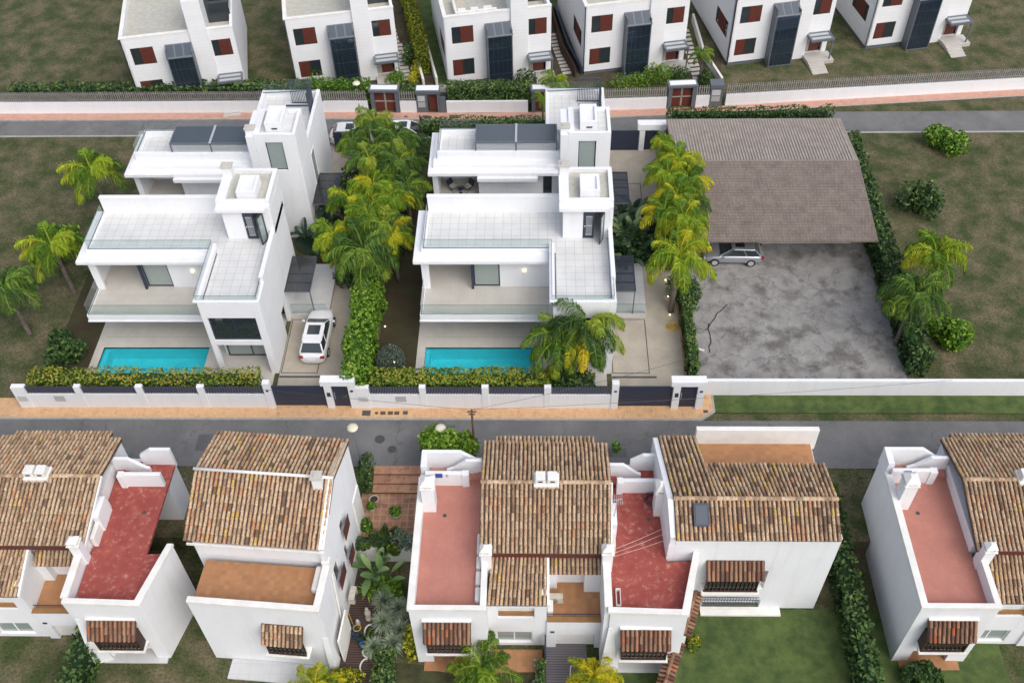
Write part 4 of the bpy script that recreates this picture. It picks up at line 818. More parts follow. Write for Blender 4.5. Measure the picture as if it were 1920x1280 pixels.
# ------------------------------------------------------------------ top row of white houses
HA = RAD(11.3)
def top_house(ox, oy, label, first=True):
    O = (ox, oy); t = thing('white_house', label, 'house', (ox, oy, 0), HA, 'white houses in a row along the rear street')
    f = lambda *a: MB().fbox(O, HA, *a)
    w_ = MB(); w_.wall(O, HA, 9.35, .35, 6.75, .25, [(.62,2.5,4.2,5.8),(.55,2.45,1.0,2.6),(7.35,8.95,4.2,5.75),(7.3,8.9,.36,2.0)])
    p2 = (ox-math.sin(HA)*11, oy+math.cos(HA)*11); w_.wall(p2, HA-math.pi/2, 11, .35, 6.75, .25, [(6.9,10.0,2.2,3.8)]) 
    q = (ox+math.cos(HA)*9.35-math.sin(HA)*.25, oy+math.sin(HA)*9.35+math.cos(HA)*.25); w_.wall(q, HA+math.pi/2, 10.5, .35, 6.75, .25)
    w_.fbox(O, HA, .25, 9.1, 10.75, 11, .35, 6.75)
    part('walls', w_, M['panel'], t)
    part('plinth', f(.12, 9.2, .1, 10.8, -.1, .349), M['grey'], t)
    r = MB(); r.fbox(O, HA, .25, 9.1, .26, 10.74, 5.9, 6.1); part('roof_floor', r, M['gravelroof'], t)
    c_ = MB(); c_.fbox(O, HA, -.03, 9.38, -.03, .3, 6.751, 6.85); c_.fbox(O, HA, -.03, .3, .301, 11, 6.751, 6.85); part('coping', c_, M['copn'], t)
    # tall pier with stair room behind
    part('stair_tower', f(5.78, 7.25, -.22, 3.2, 0, 9.6), M['panel'], t)
    part('glass_lantern', f(7.2, 9.2, 2.2, 5.0, 6.1, 8.4), M['pane'], t)
    # glass bay
    b = MB(); b.fbox(O, HA, 3.55, 5.75, -1.0, -.02, 0, .12); b.fbox(O, HA, 3.55, 3.63, -1.0, -.02, .12, 5.75); b.fbox(O, HA, 5.67, 5.75, -1.0, -.24, .12, 5.5)
    b.hull([(lambda u,v,z: (ox+math.cos(HA)*u-math.sin(HA)*v, oy+math.sin(HA)*u+math.cos(HA)*v, z))(*a) for a in ((3.5,-1.05,5.0),(5.79,-1.05,5.0),(5.79,-.02,5.75),(3.5,-.02,5.75))],
           [(lambda u,v,z: (ox+math.cos(HA)*u-math.sin(HA)*v, oy+math.sin(HA)*u+math.cos(HA)*v, z))(*a) for a in ((3.5,-1.05,5.08),(5.79,-1.05,5.08),(5.79,-.02,5.83),(3.5,-.02,5.83))])
    bo = part('bay_frame', b, M['grey'], t)
    part('bay_glass', f(3.64, 5.66, -.99, -.93, .13, 4.99), M['bluepane'], bo)
    mm = MB()
    for k in range(1, 5): mm.fbox(O, HA, 3.64+k*.405-.012, 3.64+k*.4+.012, -1.0, -.991, .13, 4.99)
    for z in (1.3, 2.6, 3.9): mm.fbox(O, HA, 3.64, 5.66, -1.0, -.991, z, z+.02)
    part('mullions', mm, M['slate'], bo)
    for k in range(3): part('roof_pane', MB().hull([(lambda u,v,z: (ox+math.cos(HA)*u-math.sin(HA)*v, oy+math.sin(HA)*u+math.cos(HA)*v, z))(*a) for a in ((3.6+k*.73,-.95,5.16),(4.2+k*.73,-.95,5.16),(4.2+k*.73,-.1,5.78),(3.6+k*.73,-.1,5.78))],
           [(lambda u,v,z: (ox+math.cos(HA)*u-math.sin(HA)*v, oy+math.sin(HA)*u+math.cos(HA)*v, z))(*a) for a in ((3.6+k*.73,-.95,5.175),(4.2+k*.73,-.95,5.175),(4.2+k*.73,-.1,5.795),(3.6+k*.73,-.1,5.795))]), M['slate'], bo)
    window(t, O, HA, .62, 2.5, 4.2, 5.8, fm='wood', split=2, shutter=(.4,1), v=.02); window(t, O, HA, .55, 2.45, 1.0, 2.6, fm='wood', split=2, shutter=(0,.45), v=.02)
    window(t, O, HA, 7.35, 8.95, 4.2, 5.75, fm='wood', split=2, shutter=(.35,1), v=.02); window(t, p2, HA-math.pi/2, 6.9, 10.0, 2.2, 3.8, fm='wood', split=3, shutter=(.2,.8), v=.02)
    # entrance
    do = part('entrance_door', f(7.75, 8.75, .28, .33, .36, 1.95), M['redwood'], t); part('door_surround', f(7.31, 7.74, .2, .24, .36, 1.98), M['stone'], t)
    part('porch', f(7.15, 9.6, -1.5, -.01, 0, .34), M['beige'], t)
    for k in range(4): part('step', f(7.15, 8.6, -1.51-.35*(k+1), -1.51-.35*k-.002, -.05, .27-.085*k), M['beige'], t)
    c_ = MB(); 
    for a in ((7.15,9.3,-1.35,-1.2),(7.15,9.3,-.15,-.01),(7.15,7.3,-1.199,-.151),(9.15,9.3,-1.199,-.151),(7.301,9.149,-.75,-.6)): c_.fbox(O, HA, a[0], a[1], a[2], a[3], 2.25, 2.46)
    co = part('door_canopy', c_, M['grey'], t); part('canopy_glass', f(7.3, 9.15, -1.2, -.75, 2.38, 2.40), M['milk'], co); part('canopy_glass', f(7.3, 9.15, -.6, -.15, 2.38, 2.40), M['milk'], co); part('canopy_post', f(9.17, 9.27, -1.32, -1.22, .34, 2.25), M['grey'], co)
    return t
h2 = top_house(-8.05, 77.85, 'white house between the tall yellow-green hedge and the brown board fence of the path')
# roof furniture
def on(o, u, v): return (o[0]+math.cos(HA)*u-math.sin(HA)*v, o[1]+math.sin(HA)*u+math.cos(HA)*v)
L_h = [(-21.9+.25, 77.75, 'leftmost white house, its tall blue glass bay reflecting the sky'),(4.0, 79.45, 'third white house from the left, above the open grey slat fence'),(17.05, 80.75, 'white house cut off at the upper right corner, only its side wall showing')]
for x, y, l in L_h: copy_at(h2, x+8.05, y-77.85, label=l)
for x, y, l in ((-35,74.9,'white house beyond the left edge of the rear street row'),(30.0,83.3,'white house beyond the right edge of the rear street row')): copy_at(h2, x+8.05, y-77.85, label=l)
sf = thing('corner_sofa', 'white outdoor corner sofa on the roof of the middle white house', 'sofa', (-6.2, 79, 6.1), HA); O2 = on((-8.05,77.85), 1.3, .7)
m = MB(); m.fbox(O2, HA, 0, 3.4, 0, .9, 6.11, 6.5); m.fbox(O2, HA, 0, .9, .901, 2.6, 6.11, 6.5); part('seat', m, M['pot'], sf, bevel=.03)
m = MB(); m.fbox(O2, HA, 0, 3.4, -.2, -.001, 6.11, 6.85); m.fbox(O2, HA, -.2, -.001, -.2, 2.6, 6.11, 6.85); part('backrest', m, M['copn'], sf, bevel=.03)
part('cushion', MB().fbox(O2, HA, .1, .8, .1, .8, 6.501, 6.65).fbox(O2, HA, 1.2, 1.9, .1, .8, 6.501, 6.65).fbox(O2, HA, 2.3, 3.1, .1, .8, 6.501, 6.65), M['white'], sf, bevel=.05)
# ramp walls and fences between the top plots
def pxwall(name, pts, z0, z1, th, mat, label, cat, group=None):
    q = [P(x, y, 0) for x, y in pts]; m = MB()
    for a, b in zip(q, q[1:]): L = (b-a).length; m.fbox((a.x,a.y), math.atan2(b.y-a.y, b.x-a.x), 0, L, -th/2, th/2, z0, z1)
    return single(name, m, M[mat], label, cat, group)
pxwall('ramp_wall', [(820,162),(798,84)], 0, .9, .2, 'cream', 'stepped beige wall on the right of the garage ramp', 'wall'); pxwall('ramp_wall', [(795,162),(778,100)], 0, .7, .2, 'cream', 'beige wall on the left of the garage ramp beside the orange shrubs', 'wall')
pxwall('path_fence', [(1078,146),(1052,100),(1030,20)], 0, 1.2, .08, 'wood', 'brown board fence slanting between the second and third white houses', 'fence')
pxwall('plot_wall', [(1090,140),(1064,92),(1040,20)], 0, .7, .2, 'dark', 'dark low kerb wall along the side of the third white house', 'wall')
pxwall('plot_wall', [(1352,160),(1318,108),(1298,40)], 0, .8, .2, 'cream', 'beige low wall by the upper right palm', 'wall')
sts = MB()
for i in range(14):
    a = P(762-i*1.9+(-4 if i > 9 else 0), 152-i*7.0, .01); sts.fbox((a.x-.45, a.y), HA, 0, .95, 0, .42, .0, .05)
tag(part('stepping_stones', sts, M['beige']), kind='structure')
sts = MB()
for i in range(12): a = P(1318-i*1.6 if False else 1300-i*2.2, 150-i*8.0, .01); sts.fbox((a.x, a.y), HA, 0, .9, 0, .4, .0, .05)
tag(part('stepping_stones', sts, M['beige']), kind='structure')
sts = MB()
for i in range(12): a = P(1066-i*2.6, 140-i*6.5, .02); sts.fbox((a.x-.5, a.y), HA, 0, .8, 0, .35, .01, .05)
tag(part('stepping_stones', sts, M['beige']), kind='structure')
# ------------------------------------------------------------------ lamps, pole, wires
def lamp(px, py, z, bx, by, bz, label):
    c = P(px, py, z); b = P(bx, by, bz); t = thing('street_lamp', label, 'street lamp', tuple(b), 0, 'street lamps with round cream heads')
    part('pole', MB().tube([tuple(b), tuple(b.lerp(c, .5)), (c.x, c.y, c.z-.1)], .05, 8, 0, .035), M['grey'], t, smooth=True)
    part('lamp_head', MB().lathe(tuple(c), [(.05,-.12),(.16,-.10),(.33,.0),(.34,.04),(.25,.13),(.08,.17)], 18), M['lampglass'], t, smooth=True); return t
b = P(684, 891, -.5); lz = XZ(661, 802, b.y)[1]; lamp(661, 802, lz, 684, 891, -.5, 'street lamp on a grey pole rising from the rocks beside the terracotta steps')
lamp(826, 803, 2.9, 832, 868, -.3, 'street lamp whose round cream head just shows above the bright street tree')
cz = P(540/4.8+560, 160/4.8, 0); lamp(668, 157, 2.6, 675, 213, 0, 'small street lamp in front of the clipped hedge at the upper left')
t = thing('utility_pole', 'rusty wooden utility pole with thin wires standing at the right of the street tree', 'pole', tuple(P(892, 868, -.3)))
pb = P(892, 868, -.3); pt = Vector((pb.x, pb.y, XZ(888, 768, pb.y)[1])); part('pole', MB().tube([tuple(pb), tuple(pt)], .09, 8, 0, .06), mix2((.20,.10,.06),(.10,.05,.035),'rusty_pole',6,30,.8), t)
part('crossarm', MB().box(pt.x-.28, pt.x+.28, pt.y-.03, pt.y+.03, pt.z-.22, pt.z-.15).box(pt.x-.2,pt.x+.2,pt.y-.04,pt.y+.02,pt.z-.45,pt.z-.38), M['bronze'], t)
def wire(a, b, sag, label, r=.012):
    a, b = Vector(a), Vector(b); pts = [tuple(a.lerp(b, i/14)-Vector((0,0,sag*4*(i/14)*(1-i/14)))) for i in range(15)]
    return single('overhead_wire', MB().tube(pts, r, 4), M['dark'], label, 'wire', 'wires from the utility pole')
wire(pt, (-30, 41.0, pt.z-.3), .25, 'thin wire running left from the rusty pole over the road')
wire(pt, (25, 39.8, pt.z-.3), .25, 'thin wire running right from the rusty pole along the pavement'); wire(pt, tuple(P(1335, 660, 3.)), .3, 'thin wire running up to the right from the rusty pole across the drive')
# ------------------------------------------------------------------ cars
def car(name, label, cx, cy, L, W_, Hh, paint, rz=0, van=False):
    """nose towards +Y; cx,cy = middle on the ground"""
    t = thing(name, label, 'van' if van else 'car', (cx, cy, .0), rz); Mx = WM[t.name]; w2 = W_/2; zb = Hh*.17
    if van: st = [(-L/2,.90,.62),(-L/2+.15,.98,.66),(-L*.2,1,.66),(L*.2,1,.64),(L*.36,.97,.60),(L*.46,.9,.50),(L/2,.78,.42)]
    else:   st = [(-L/2,.52,.46),(-L/2+.07,.78,.54),(-L/2+.25,.93,.62),(-L*.36,.99,.66),(-L*.1,1,.66),(L*.15,1,.64),(L*.3,.97,.60),(L*.40,.92,.55),(L/2-.2,.80,.49),(L/2-.05,.6,.42),(L/2,.42,.36)]
    b = MB(Mx); rings = []
    for y, k, z in st:
        h = z*Hh; q = w2*k; rings.append([(-q*.9,y,zb),(-q,y,zb+.12),(-q,y,(zb+h)*.52),(-q*.97,y,h-.09),(-q*.84,y,h),(0,y,h+.05),(q*.84,y,h),(q*.97,y,h-.09),(q,y,(zb+h)*.52),(q,y,zb+.12),(q*.9,y,zb)])
    n = 11; vs = [p for r in rings for p in r]; fs = [(i*n+j, i*n+(j+1)%n, (i+1)*n+(j+1)%n, (i+1)*n+j) for i in range(len(st)-1) for j in range(n)]
    fs += [tuple(range(n))[::-1], tuple(range((len(st)-1)*n, len(st)*n))]; b.add(vs, fs); bo = part('body', b, M[paint], t, smooth=True, subsurf=2)
    # greenhouse
    if van: base = (-L/2+.06, L*.36); top = (-L/2+.12, L*.22)
    else: base = (-L/2+.28, L*.24); top = (-L/2+.72, L*.05)
    zc = Hh*.655; g_ = MB(Mx); q0, q1 = w2*.90, w2*.72
    bo_ = [(-q0*.93,base[0],zc),(q0*.93,base[0],zc),(q0,base[0]+.5,zc),(q0,base[1]-.5,zc),(q0*.88,base[1],zc-.03),(-q0*.88,base[1],zc-.03),(-q0,base[1]-.5,zc),(-q0,base[0]+.5,zc)]
    to_ = [(-q1*.9,top[0],Hh*.96),(q1*.9,top[0],Hh*.96),(q1,top[0]+.3,Hh*.985),(q1,top[1]-.2,Hh*.99),(q1*.9,top[1],Hh*.975),(-q1*.9,top[1],Hh*.975),(-q1,top[1]-.2,Hh*.99),(-q1,top[0]+.3,Hh*.985)]
    g_.hull(bo_, to_); part('windows', g_, M['pane'] if not van else M[paint], t, bevel=.05)
    r = MB(Mx); sc = lambda p, s, dz: (p[0]*s, top[0]+(p[1]-top[0])*1+(-.0), p[2]+dz)
    r.hull([sc(p, 1.02, .0) for p in to_], [sc(p, .93, .045) for p in to_]); ro = part('roof', r, M[paint], t, bevel=.045)
    if not van:
        part('sunroof', MB(Mx).box(-q1*.62, q1*.62, top[0]+.75, top[1]-.28, Hh*.99+.032, Hh*.99+.042), M['pane'], ro)
        for s in (-1, 1): part('roof_pillar', MB(Mx).tube([(s*q0*.93,base[0]+.02,zc),(s*q1*.92,top[0],Hh*.965)], .05, 6), M[paint], t)
        for s in (-1, 1): part('roof_pillar', MB(Mx).tube([(s*q0*.93,base[1]-.02,zc-.02),(s*q1*.94,top[1],Hh*.98)], .04, 6), M[paint], t)
        for s in (-1, 1): part('roof_pillar', MB(Mx).tube([(s*(q0+.005),base[0]+1.0,zc),(s*(q1+.01),top[0]+.85,Hh*.985)], .03, 6), M[paint], t)
    else:
        part('windscreen', MB(Mx).hull([(-q0*.8,base[1]+.01,zc+.02),(q0*.8,base[1]+.01,zc+.02),(q0*.8,base[1]-.03,zc+.02),(-q0*.8,base[1]-.03,zc+.02)], [(-q1*.82,top[1]+.03,Hh*.95),(q1*.82,top[1]+.03,Hh*.95),(q1*.82,top[1]-.03,Hh*.95),(-q1*.82,top[1]-.03,Hh*.95)]), M['pane'], t)
    for s in (-1, 1):
        for y in (-L*.29, L*.31):
            w_ = MB(Mx); w_.v = []; R_ = .34; pr = [(R_*.6,-.1),(R_*.95,-.11),(R_,-.06),(R_,.06),(R_*.95,.11),(R_*.6,.1)]
            vs = [(s*(w2-.08)+a, y+rr*math.cos(6.2832*j/18), R_+rr*math.sin(6.2832*j/18)) for rr, a in pr for j in range(18)]
            w_.add(vs, [(i*18+j, i*18+(j+1)%18, (i+1)*18+(j+1)%18, (i+1)*18+j) for i in range(5) for j in range(18)]+[tuple(range(18)), tuple(range(90,108))]); wo = part('wheel', w_, M['rubber'], t)
            part('rim', MB(Mx).tube([(s*(w2-.05)-.02,y,R_),(s*(w2+.025),y,R_)], .22, 12), M['lightmetal'], wo)
        part('taillight', MB(Mx).box(s*w2*.76-.15, s*w2*.76+.15, -L/2+.03, -L/2+.2, Hh*.47, Hh*.56), M['redlens'], t, bevel=.02)
        part('headlight', MB(Mx).box(s*w2*.62-.18, s*w2*.62+.18, L/2-.14, L/2-.03, Hh*.33, Hh*.42), M['lightmetal'], t, bevel=.02)
        part('mirror', MB(Mx).box(s*(w2+.09)-.1, s*(w2+.09)+.1, L*.17, L*.17+.13, Hh*.6, Hh*.7), M[paint], t, bevel=.03)
    part('number_plate', MB(Mx).box(-.26, .26, -L/2-.012, -L/2+.03, Hh*.36, Hh*.43), M['white'], t)
    return t
ca = P(588, 682, .35)
car('parked_car', 'white estate car with black sunroof parked on the sandy drive', ca.x-.05, ca.y+2.45, 4.75, 1.9, 1.62, 'carpaint', RAD(-1))
car('parked_car', 'white car on the rear street seen just above the dark gate and the palms', -15.4, 69.95, 4.3, 1.8, 1.5, 'carpaint', RAD(-90))
car('parked_car', 'second white car half hidden by palm fronds on the rear street', -10.9, 70.2, 4.3, 1.8, 1.5, 'carpaint', RAD(-90))
car('parked_car', 'silver car mostly hidden under the brown roof edge at the right', 14.4, 55.6, 4.4, 1.8, 1.45, 'silver', RAD(88))
# ------------------------------------------------------------------ lower row: tiled townhouses
rt = np.random.default_rng(7)
def center_house():
    t = thing('tiled_townhouse', 'white pair of townhouses with a long clay tile roof between two red roof terraces', 'house', (0, 28, -2))
    w_ = MB(); PI2 = math.pi/2
    # left block
    w_.wall((-6.75,24.84), .0, 4.0, -2.02, 4.15, .3, [(.9,2.95,-2.02,-.75),(.85,2.9,.5,2.0)])
    w_.box(-6.75, -6.48, 25.141, 34.3, -2.02, 4.15); w_.box(-3.0, -2.74, 25.141, 28.2, -2.02, 4.15)
    # middle wing
    w_.wall((-2.739,25.9), 0, 3.2, -2.02, 3.0, .3, [(.39,2.41,-1.7,-.36),(.56,2.53,1.28,2.42)])
    w_.box(.19, .46, 26.201, 28.3, -2.02, 3.4)
    w_.wall((.461,25.78), 0, 2.98, -2.02, 1.1, .28, [(.54,2.7,-2.02,-.44)])
    w_.box(.461, 3.44, 28.3, 28.55, -2.0, 2.9); w_.box(.47, 1.05, 27.9, 28.299, .9, 2.9); w_.box(2.55, 3.44, 27.7, 28.299, .9, 2.9)
    w_.box(3.441, 3.8, 24.9, 28.55, -2.02, 4.1)
    # right block, slightly splayed
    w_.wall((3.73,24.76), RAD(-1.6), 3.98, -2.02, 4.15, .3, [(.75,3.2,-2.02,-.85),(.75,3.15,.35,1.7)])
    q = [(7.71,24.65),(8.62,28.25),(8.36,28.3),(7.42,24.9)]; w_.prism(q, -2.02, 4.15)
    q = [(3.35,24.2),(3.73,24.75),(4.4,24.75),(4.5,24.5)]; w_.hull([(p[0],p[1],-2.02) for p in q], [(3.72,24.73,2.5),(3.73,24.759,2.5),(3.95,24.753,2.5),(3.95,24.74,2.5)])
    w_.box(-3.1, 3.85, 28.56, 35.2, -2, 4.3); w_.box(-6.47, -3.1, 33.3, 34.3, -.6, 3.3); w_.box(3.86, 6.9, 32.9, 34.6, -2, 3.4)
    part('walls', w_, M['white'], t, bevel=.02)
    c_ = MB(); c_.box(-6.82, -2.70, 24.78, 25.06, 4.151, 4.4); c_.box(-6.82, -6.44, 25.061, 33.0, 4.151, 4.4); c_.box(-3.03, -2.70, 25.061, 28.1, 4.151, 4.4); part('left_parapet', c_, M['copn'], t, bevel=.015); c_ = MB()
    c_.fbox((3.6,24.70), RAD(-1.6), 0, 3.7, 0, .32, 4.151, 4.4); c_.prism([(7.30,24.595),(7.76,24.58),(8.68,28.29),(8.34,28.29),(7.42,24.91),(7.301,24.915)], 4.152, 4.4); c_.box(3.44, 3.85, 25.03, 28.6, 4.151, 4.4)
    c_.box(3.95, 4.2, 28.601, 31.2, 3.5, 4.35)
    part('right_parapet', c_, M['copn'], t, bevel=.015)
    part('left_terrace_floor', MB().box(-6.47, -3.0, 25.07, 33.4, 3.3, 3.5).box(-6.3,-3.2,33.4,34.2,3.3,3.5), M['redclean'], t)
    part('right_terrace_floor', MB().prism([(3.86,25.0),(7.4,24.93),(8.35,28.2),(7.0,28.12),(7.15,34.3),(3.9,34.3)], 3.3, 3.5), M['redworn'], t)
    # cross walls and stair parapets at the back of both terraces
    part('terrace_cross_wall', MB().box(-6.46, -4.351, 33.0, 33.25, 3.5, 4.65).box(-4.35, -3.95, 32.92, 33.3, 3.5, 4.66), M['white'], t, bevel=.015); part('terrace_cross_wall', MB().box(4.801, 6.95, 32.55, 32.8, 3.5, 4.65).box(4.45, 4.8, 32.45, 32.85, 3.5, 4.66), M['white'], t, bevel=.015)
    b = MB(); b.box(-6.7, -6.35, 33.301, 34.5, 3.5, 4.95)
    def slope(mb, pts, y0, y1, z0=3.3):
        for (x0, a), (x1, c) in zip(pts, pts[1:]): mb.hull([(x0,y0,z0),(x1,y0,z0),(x1,y1,z0),(x0,y1,z0)], [(x0,y0,a),(x1,y0,c),(x1,y1,c),(x0,y1,a)])
    slope(b, [(-6.349,4.95),(-4.5,4.95),(-3.6,4.2),(-3.2,4.2)], 34.28, 34.5); part('stair_parapet', b, M['white'], t); b = MB(); slope(b, [(-5.3,3.9),(-4.9,4.1),(-4.15,4.85),(-3.15,4.85)], 33.75, 33.95)
    part('stair_parapet', b, M['white'], t); b = MB(); slope(b, [(3.9,4.85),(4.85,4.85),(5.7,4.0),(5.9,3.9)], 33.5, 33.7); part('stair_parapet', b, M['white'], t); b = MB(); slope(b, [(5.3,4.4),(6.0,4.95),(7.2,4.95)], 34.1, 34.3); part('stair_parapet', b, M['white'], t)
    s = MB(); s2 = MB()
    for k in range(4): s.box(-4.2+.25*k-.02, -3.95+.25*k-.02 if k < 3 else -3.2, 33.3, 33.74, 3.3, 3.56+.09*k); s2.box(4.0, 5.2-.25*k, 32.95, 33.49, 3.3, 3.56+.09*k-.001*k)
    part('stair_treads', s, M['redclean'], t); part('stair_treads', s2, M['redworn'], t)
    xx, zz = XZ(823, 891, 32.98); part('blue_plaque', MB().box(xx-.2, xx+.2, 32.96, 32.999, zz-.2, zz+.16), M['signblue'], t)
    xx, zz = XZ(838, 891, 32.98); part('wall_hook', MB().tube([(xx,32.99,zz+.1),(xx,32.9,zz+.08),(xx+.05,32.93,zz-.1)], .02, 5), M['grey'], t)
    # main roof
    r = MB(); eL, eR = (-3.16,28.02,4.5), (3.9,28.02,4.5); rL, rR = (-3.2,31.85,5.6), (4.05,31.85,5.6)
    tilefield(r, eL, eR, rR, rL, rt); tilefield(r, (-3.2,35.35,4.58), (4.05,35.15,4.62), rR, rL, rt); tilefield(r, (-2.55,35.75,4.45), (3.3,35.75,4.45), (3.3,35.1,4.68), (-2.55,35.1,4.68), rt)
    ridge(r, (-3.2,31.85,5.62), (4.05,31.85,5.62), rt)
    part('tiled_roof', r, M['rooftile'], t)
    part('roof_verge', MB().hull([(3.88,28.0,4.35),(3.96,28.0,4.35),(3.96,28.0,4.52),(3.88,28.0,4.52)], [(4.04,31.85,5.45),(4.12,31.85,5.45),(4.12,31.85,5.62),(4.04,31.85,5.62)]), M['white'], t)
    part('flashing', MB().box(-2.7, 3.42, 28.1, 28.5, 3.95, 4.3), M['flash'], t)
    r = MB(); tilefield(r, (-2.75,25.68,3.12), (.44,25.68,3.14), (.5,28.12,3.92), (-2.55,28.12,3.92), rt); part('tiled_roof', r, M['rooftile'], t)
    part('roof_verge', MB().hull([(.47,25.7,2.9),(.60,25.7,2.9),(.60,25.7,3.2),(.47,25.7,3.2)], [(.47,28.2,3.7),(.60,28.2,3.7),(.60,28.2,4.0),(.47,28.2,4.0)]), M['white'], t)
    r = MB(); tilefield(r, (.62,27.62,2.98), (3.42,27.62,2.98), (3.42,28.4,3.4), (.62,28.4,3.4), rt); part('tiled_roof', r, M['rooftile'], t)
    # ridge vent pair, chimneys
    v = MB(); 
    for x in (.12, .78): v.hull([(x-.3,31.6,5.4),(x+.3,31.6,5.4),(x+.3,32.35,5.4),(x-.3,32.35,5.4)], [(x-.27,31.62,6.2),(x+.27,31.62,6.2),(x+.27,32.2,6.2),(x-.27,32.2,6.2)])
    v.box(-.25, 1.15, 31.5, 32.4, 5.4, 5.75); vo = part('ridge_chimney', v, M['cream'], t, bevel=.03); part('vent_holes', MB().box(.0,.24,31.585,31.61,5.95,6.05).box(.66,.90,31.585,31.61,5.95,6.05), M['dark'], vo)
    chimney(t, -6.12, 31.6, 3.5, 5.75, .72, .78, 'white', True)
    chimney(t, -2.78, 27.75, 2.6, 5.2, .56, .5, 'white', True); chimney(t, 3.68, 27.75, 2.6, 5.3, .56, .5, 'white', True)
    part('roof_box', MB().box(3.95, 4.3, 29.6, 31.0, 3.5, 4.9), M['white'], t, bevel=.02)
    # front openings
    window(t, (-2.739,25.9), 0, .39, 2.41, -1.7, -.36, fm='white', pm='greenpane', split=2, v=.12)
    sl_ = MB(); sl_.box(-2.17, -.22, 26.02, 26.16, 1.29, 1.6); part('wooden_ledge', sl_, M['lightwood'], t); part('slot_back', MB().box(-2.17, -.22, 26.17, 26.2, 1.29, 2.41), M['copn'], t)
    part('garage_door', MB().box(1.0, 3.16, 25.98, 26.05, -2.0, -.44), M['cream'], t)
    part('balcony_floor', MB().box(.47, 3.43, 26.061, 28.299, .75, .9), M['terrafloor'], t)
    part('balcony_coping', MB().box(.47, 3.43, 25.76, 26.07, 1.101, 1.16), M['lightwood'], t); part('balcony_rail', MB().tube([(.5,26.15,1.3),(3.4,26.15,1.3)], .03, 6), M['dark'], t)
    part('cable_box', MB().box(.68, .9, 25.74, 25.779, -.15, .0), M['dark'], t)
    # air conditioner and bench on the balcony
    # bay windows
    for x0, x1, Y, ze, zr in ((-6.1,-3.55,24.80,2.16,3.1),(4.35,7.02,24.70,1.75,2.62)):
        r = MB(); tilefield(r, (x0,Y-.85,ze), (x1,Y-.85,ze), (x1,Y-.0,zr), (x0,Y-.0,zr), rt, .235, .45); ro = part('bay_roof', r, M['darktile'], t)
        part('bay_roof_flashing', MB().box(x0-.03, x1+.03, Y-.12, Y+.03, zr+.05, zr+.13), M['copn'], ro)
        z0, z1 = ze-1.62, ze-.05; m = MB(); m.box(x0+.12, x1-.12, Y-.62, Y-.54, z0, z0+.1); m.box(x0+.12, x1-.12, Y-.62, Y-.54, z1-.12, z1)
        for k in range(11): x = x0+.15+(x1-x0-.36)*k/10; m.box(x, x+.06, Y-.6, Y-.55, z0+.1, z1-.12)
        for x in (x0+.12, x1-.2): m.box(x, x+.08, Y-.62, Y+.02, z0, z1)
        m.box(x0+.2, x1-.2, Y-.61, Y-.53, (z0+z1)/2-.04, (z0+z1)/2+.04)
        bo = part('bay_lattice', m, M['wood'], t); part('pane', MB().box(x0+.2, x1-.2, Y-.5, Y-.46, z0+.1, z1), M['pane'], bo)
        part('bay_sill', MB().box(x0+.02, x1-.02, Y-.72, Y+.03, z0-.14, z0-.001), M['copn'], t, bevel=.02)
    part('porch_floor', MB().box(-6.4, -3.1, 24.3, 28, -2.0, -1.93), M['terrafloor'], t); part('porch_back', MB().box(-6.47, -3.0, 27.5, 27.6, -2, 0), M['copn'], t)
    part('porch_floor', MB().box(4.0, 7.6, 24.3, 28, -2.0, -1.93), M['porch'], t); part('porch_back', MB().box(3.9, 7.9, 26.2, 26.3, -2, 0), M['cream'], t)
    # drains
    for px, py in ((834,966),(1216,973)):
        q = P(px, py, 3.5); part('floor_drain', MB().lathe((q.x,q.y,3.501), [(.12,0),(.12,.01),(.06,.005)], 12), M['iron'], t)
    return t
ch_ = center_house()
def bolster(x, y, L, z, label, rz=RAD(90), m='copn'):
    mb = MB(Matrix.Translation((x,y,z)) @ Matrix.Rotation(rz, 4, 'Z')); mb.box(-L/2, L/2, -.15, .15, 0, .42); return single('planter_box', mb, M[m], label, 'planter', bevel=.1)
for i, (a, b, l) in enumerate(((1002,1040,'farthest'),(1044,1068,'second'),(1072,1098,'third'),(1102,1130,'nearest'))):
    p0, p1 = P(896, a, 3.7), P(895, b, 3.7); bolster(-3.2, (p0.y+p1.y)/2, abs(p0.y-p1.y), 3.5, l+' of the four white rounded planters lined up on the red terrace edge')
def acunit(x, y, z, rz, label, base=None):
    t = thing('air_conditioner', label, 'air conditioner', (x, y, z), rz); Mx = WM[t.name]
    part('casing', MB(Mx).box(-.42, .42, -.17, .17, .08, .68), M['pot'], t, bevel=.02); part('feet', MB(Mx).box(-.38, -.3, -.15, .15, 0, .079).box(.3, .38, -.15, .15, 0, .079), M['grey'], t)
    g_ = MB(Mx)
    for r_ in (.08, .15, .22): g_.tube([(-.1+r_*math.cos(6.2832*k/16), -.185, .38+r_*math.sin(6.2832*k/16)) for k in range(17)], .012, 4)
    part('fan_grille', g_, M['dark'], t); return t
acunit(.95, 27.1, .9, 0, 'small air conditioner on the brown balcony between the townhouse chimneys')
single('bench', MB().box(.5, .82, 26.25, 27.0, .9, 1.45), M['copn'], 'white built bench with rusty stain along the brown balcony wall', 'bench', bevel=.03)
c = P(1159, 1122, 3.5); q = MB()
for a in ((-.13,.13,-.5,-.44),(-.13,.13,.44,.5),(-.13,-.09,-.44,.44),(.09,.13,-.44,.44)): q.box(c.x+a[0], c.x+a[1], c.y+a[2], c.y+a[3], 3.5, 3.75)
single('window_frame', q, M['copn'], 'white oblong frame lying on the worn red terrace near its front left corner', 'frame', bevel=.03)
c = P(1221, 937, 3.5); q = MB(); rg = random.Random(3)
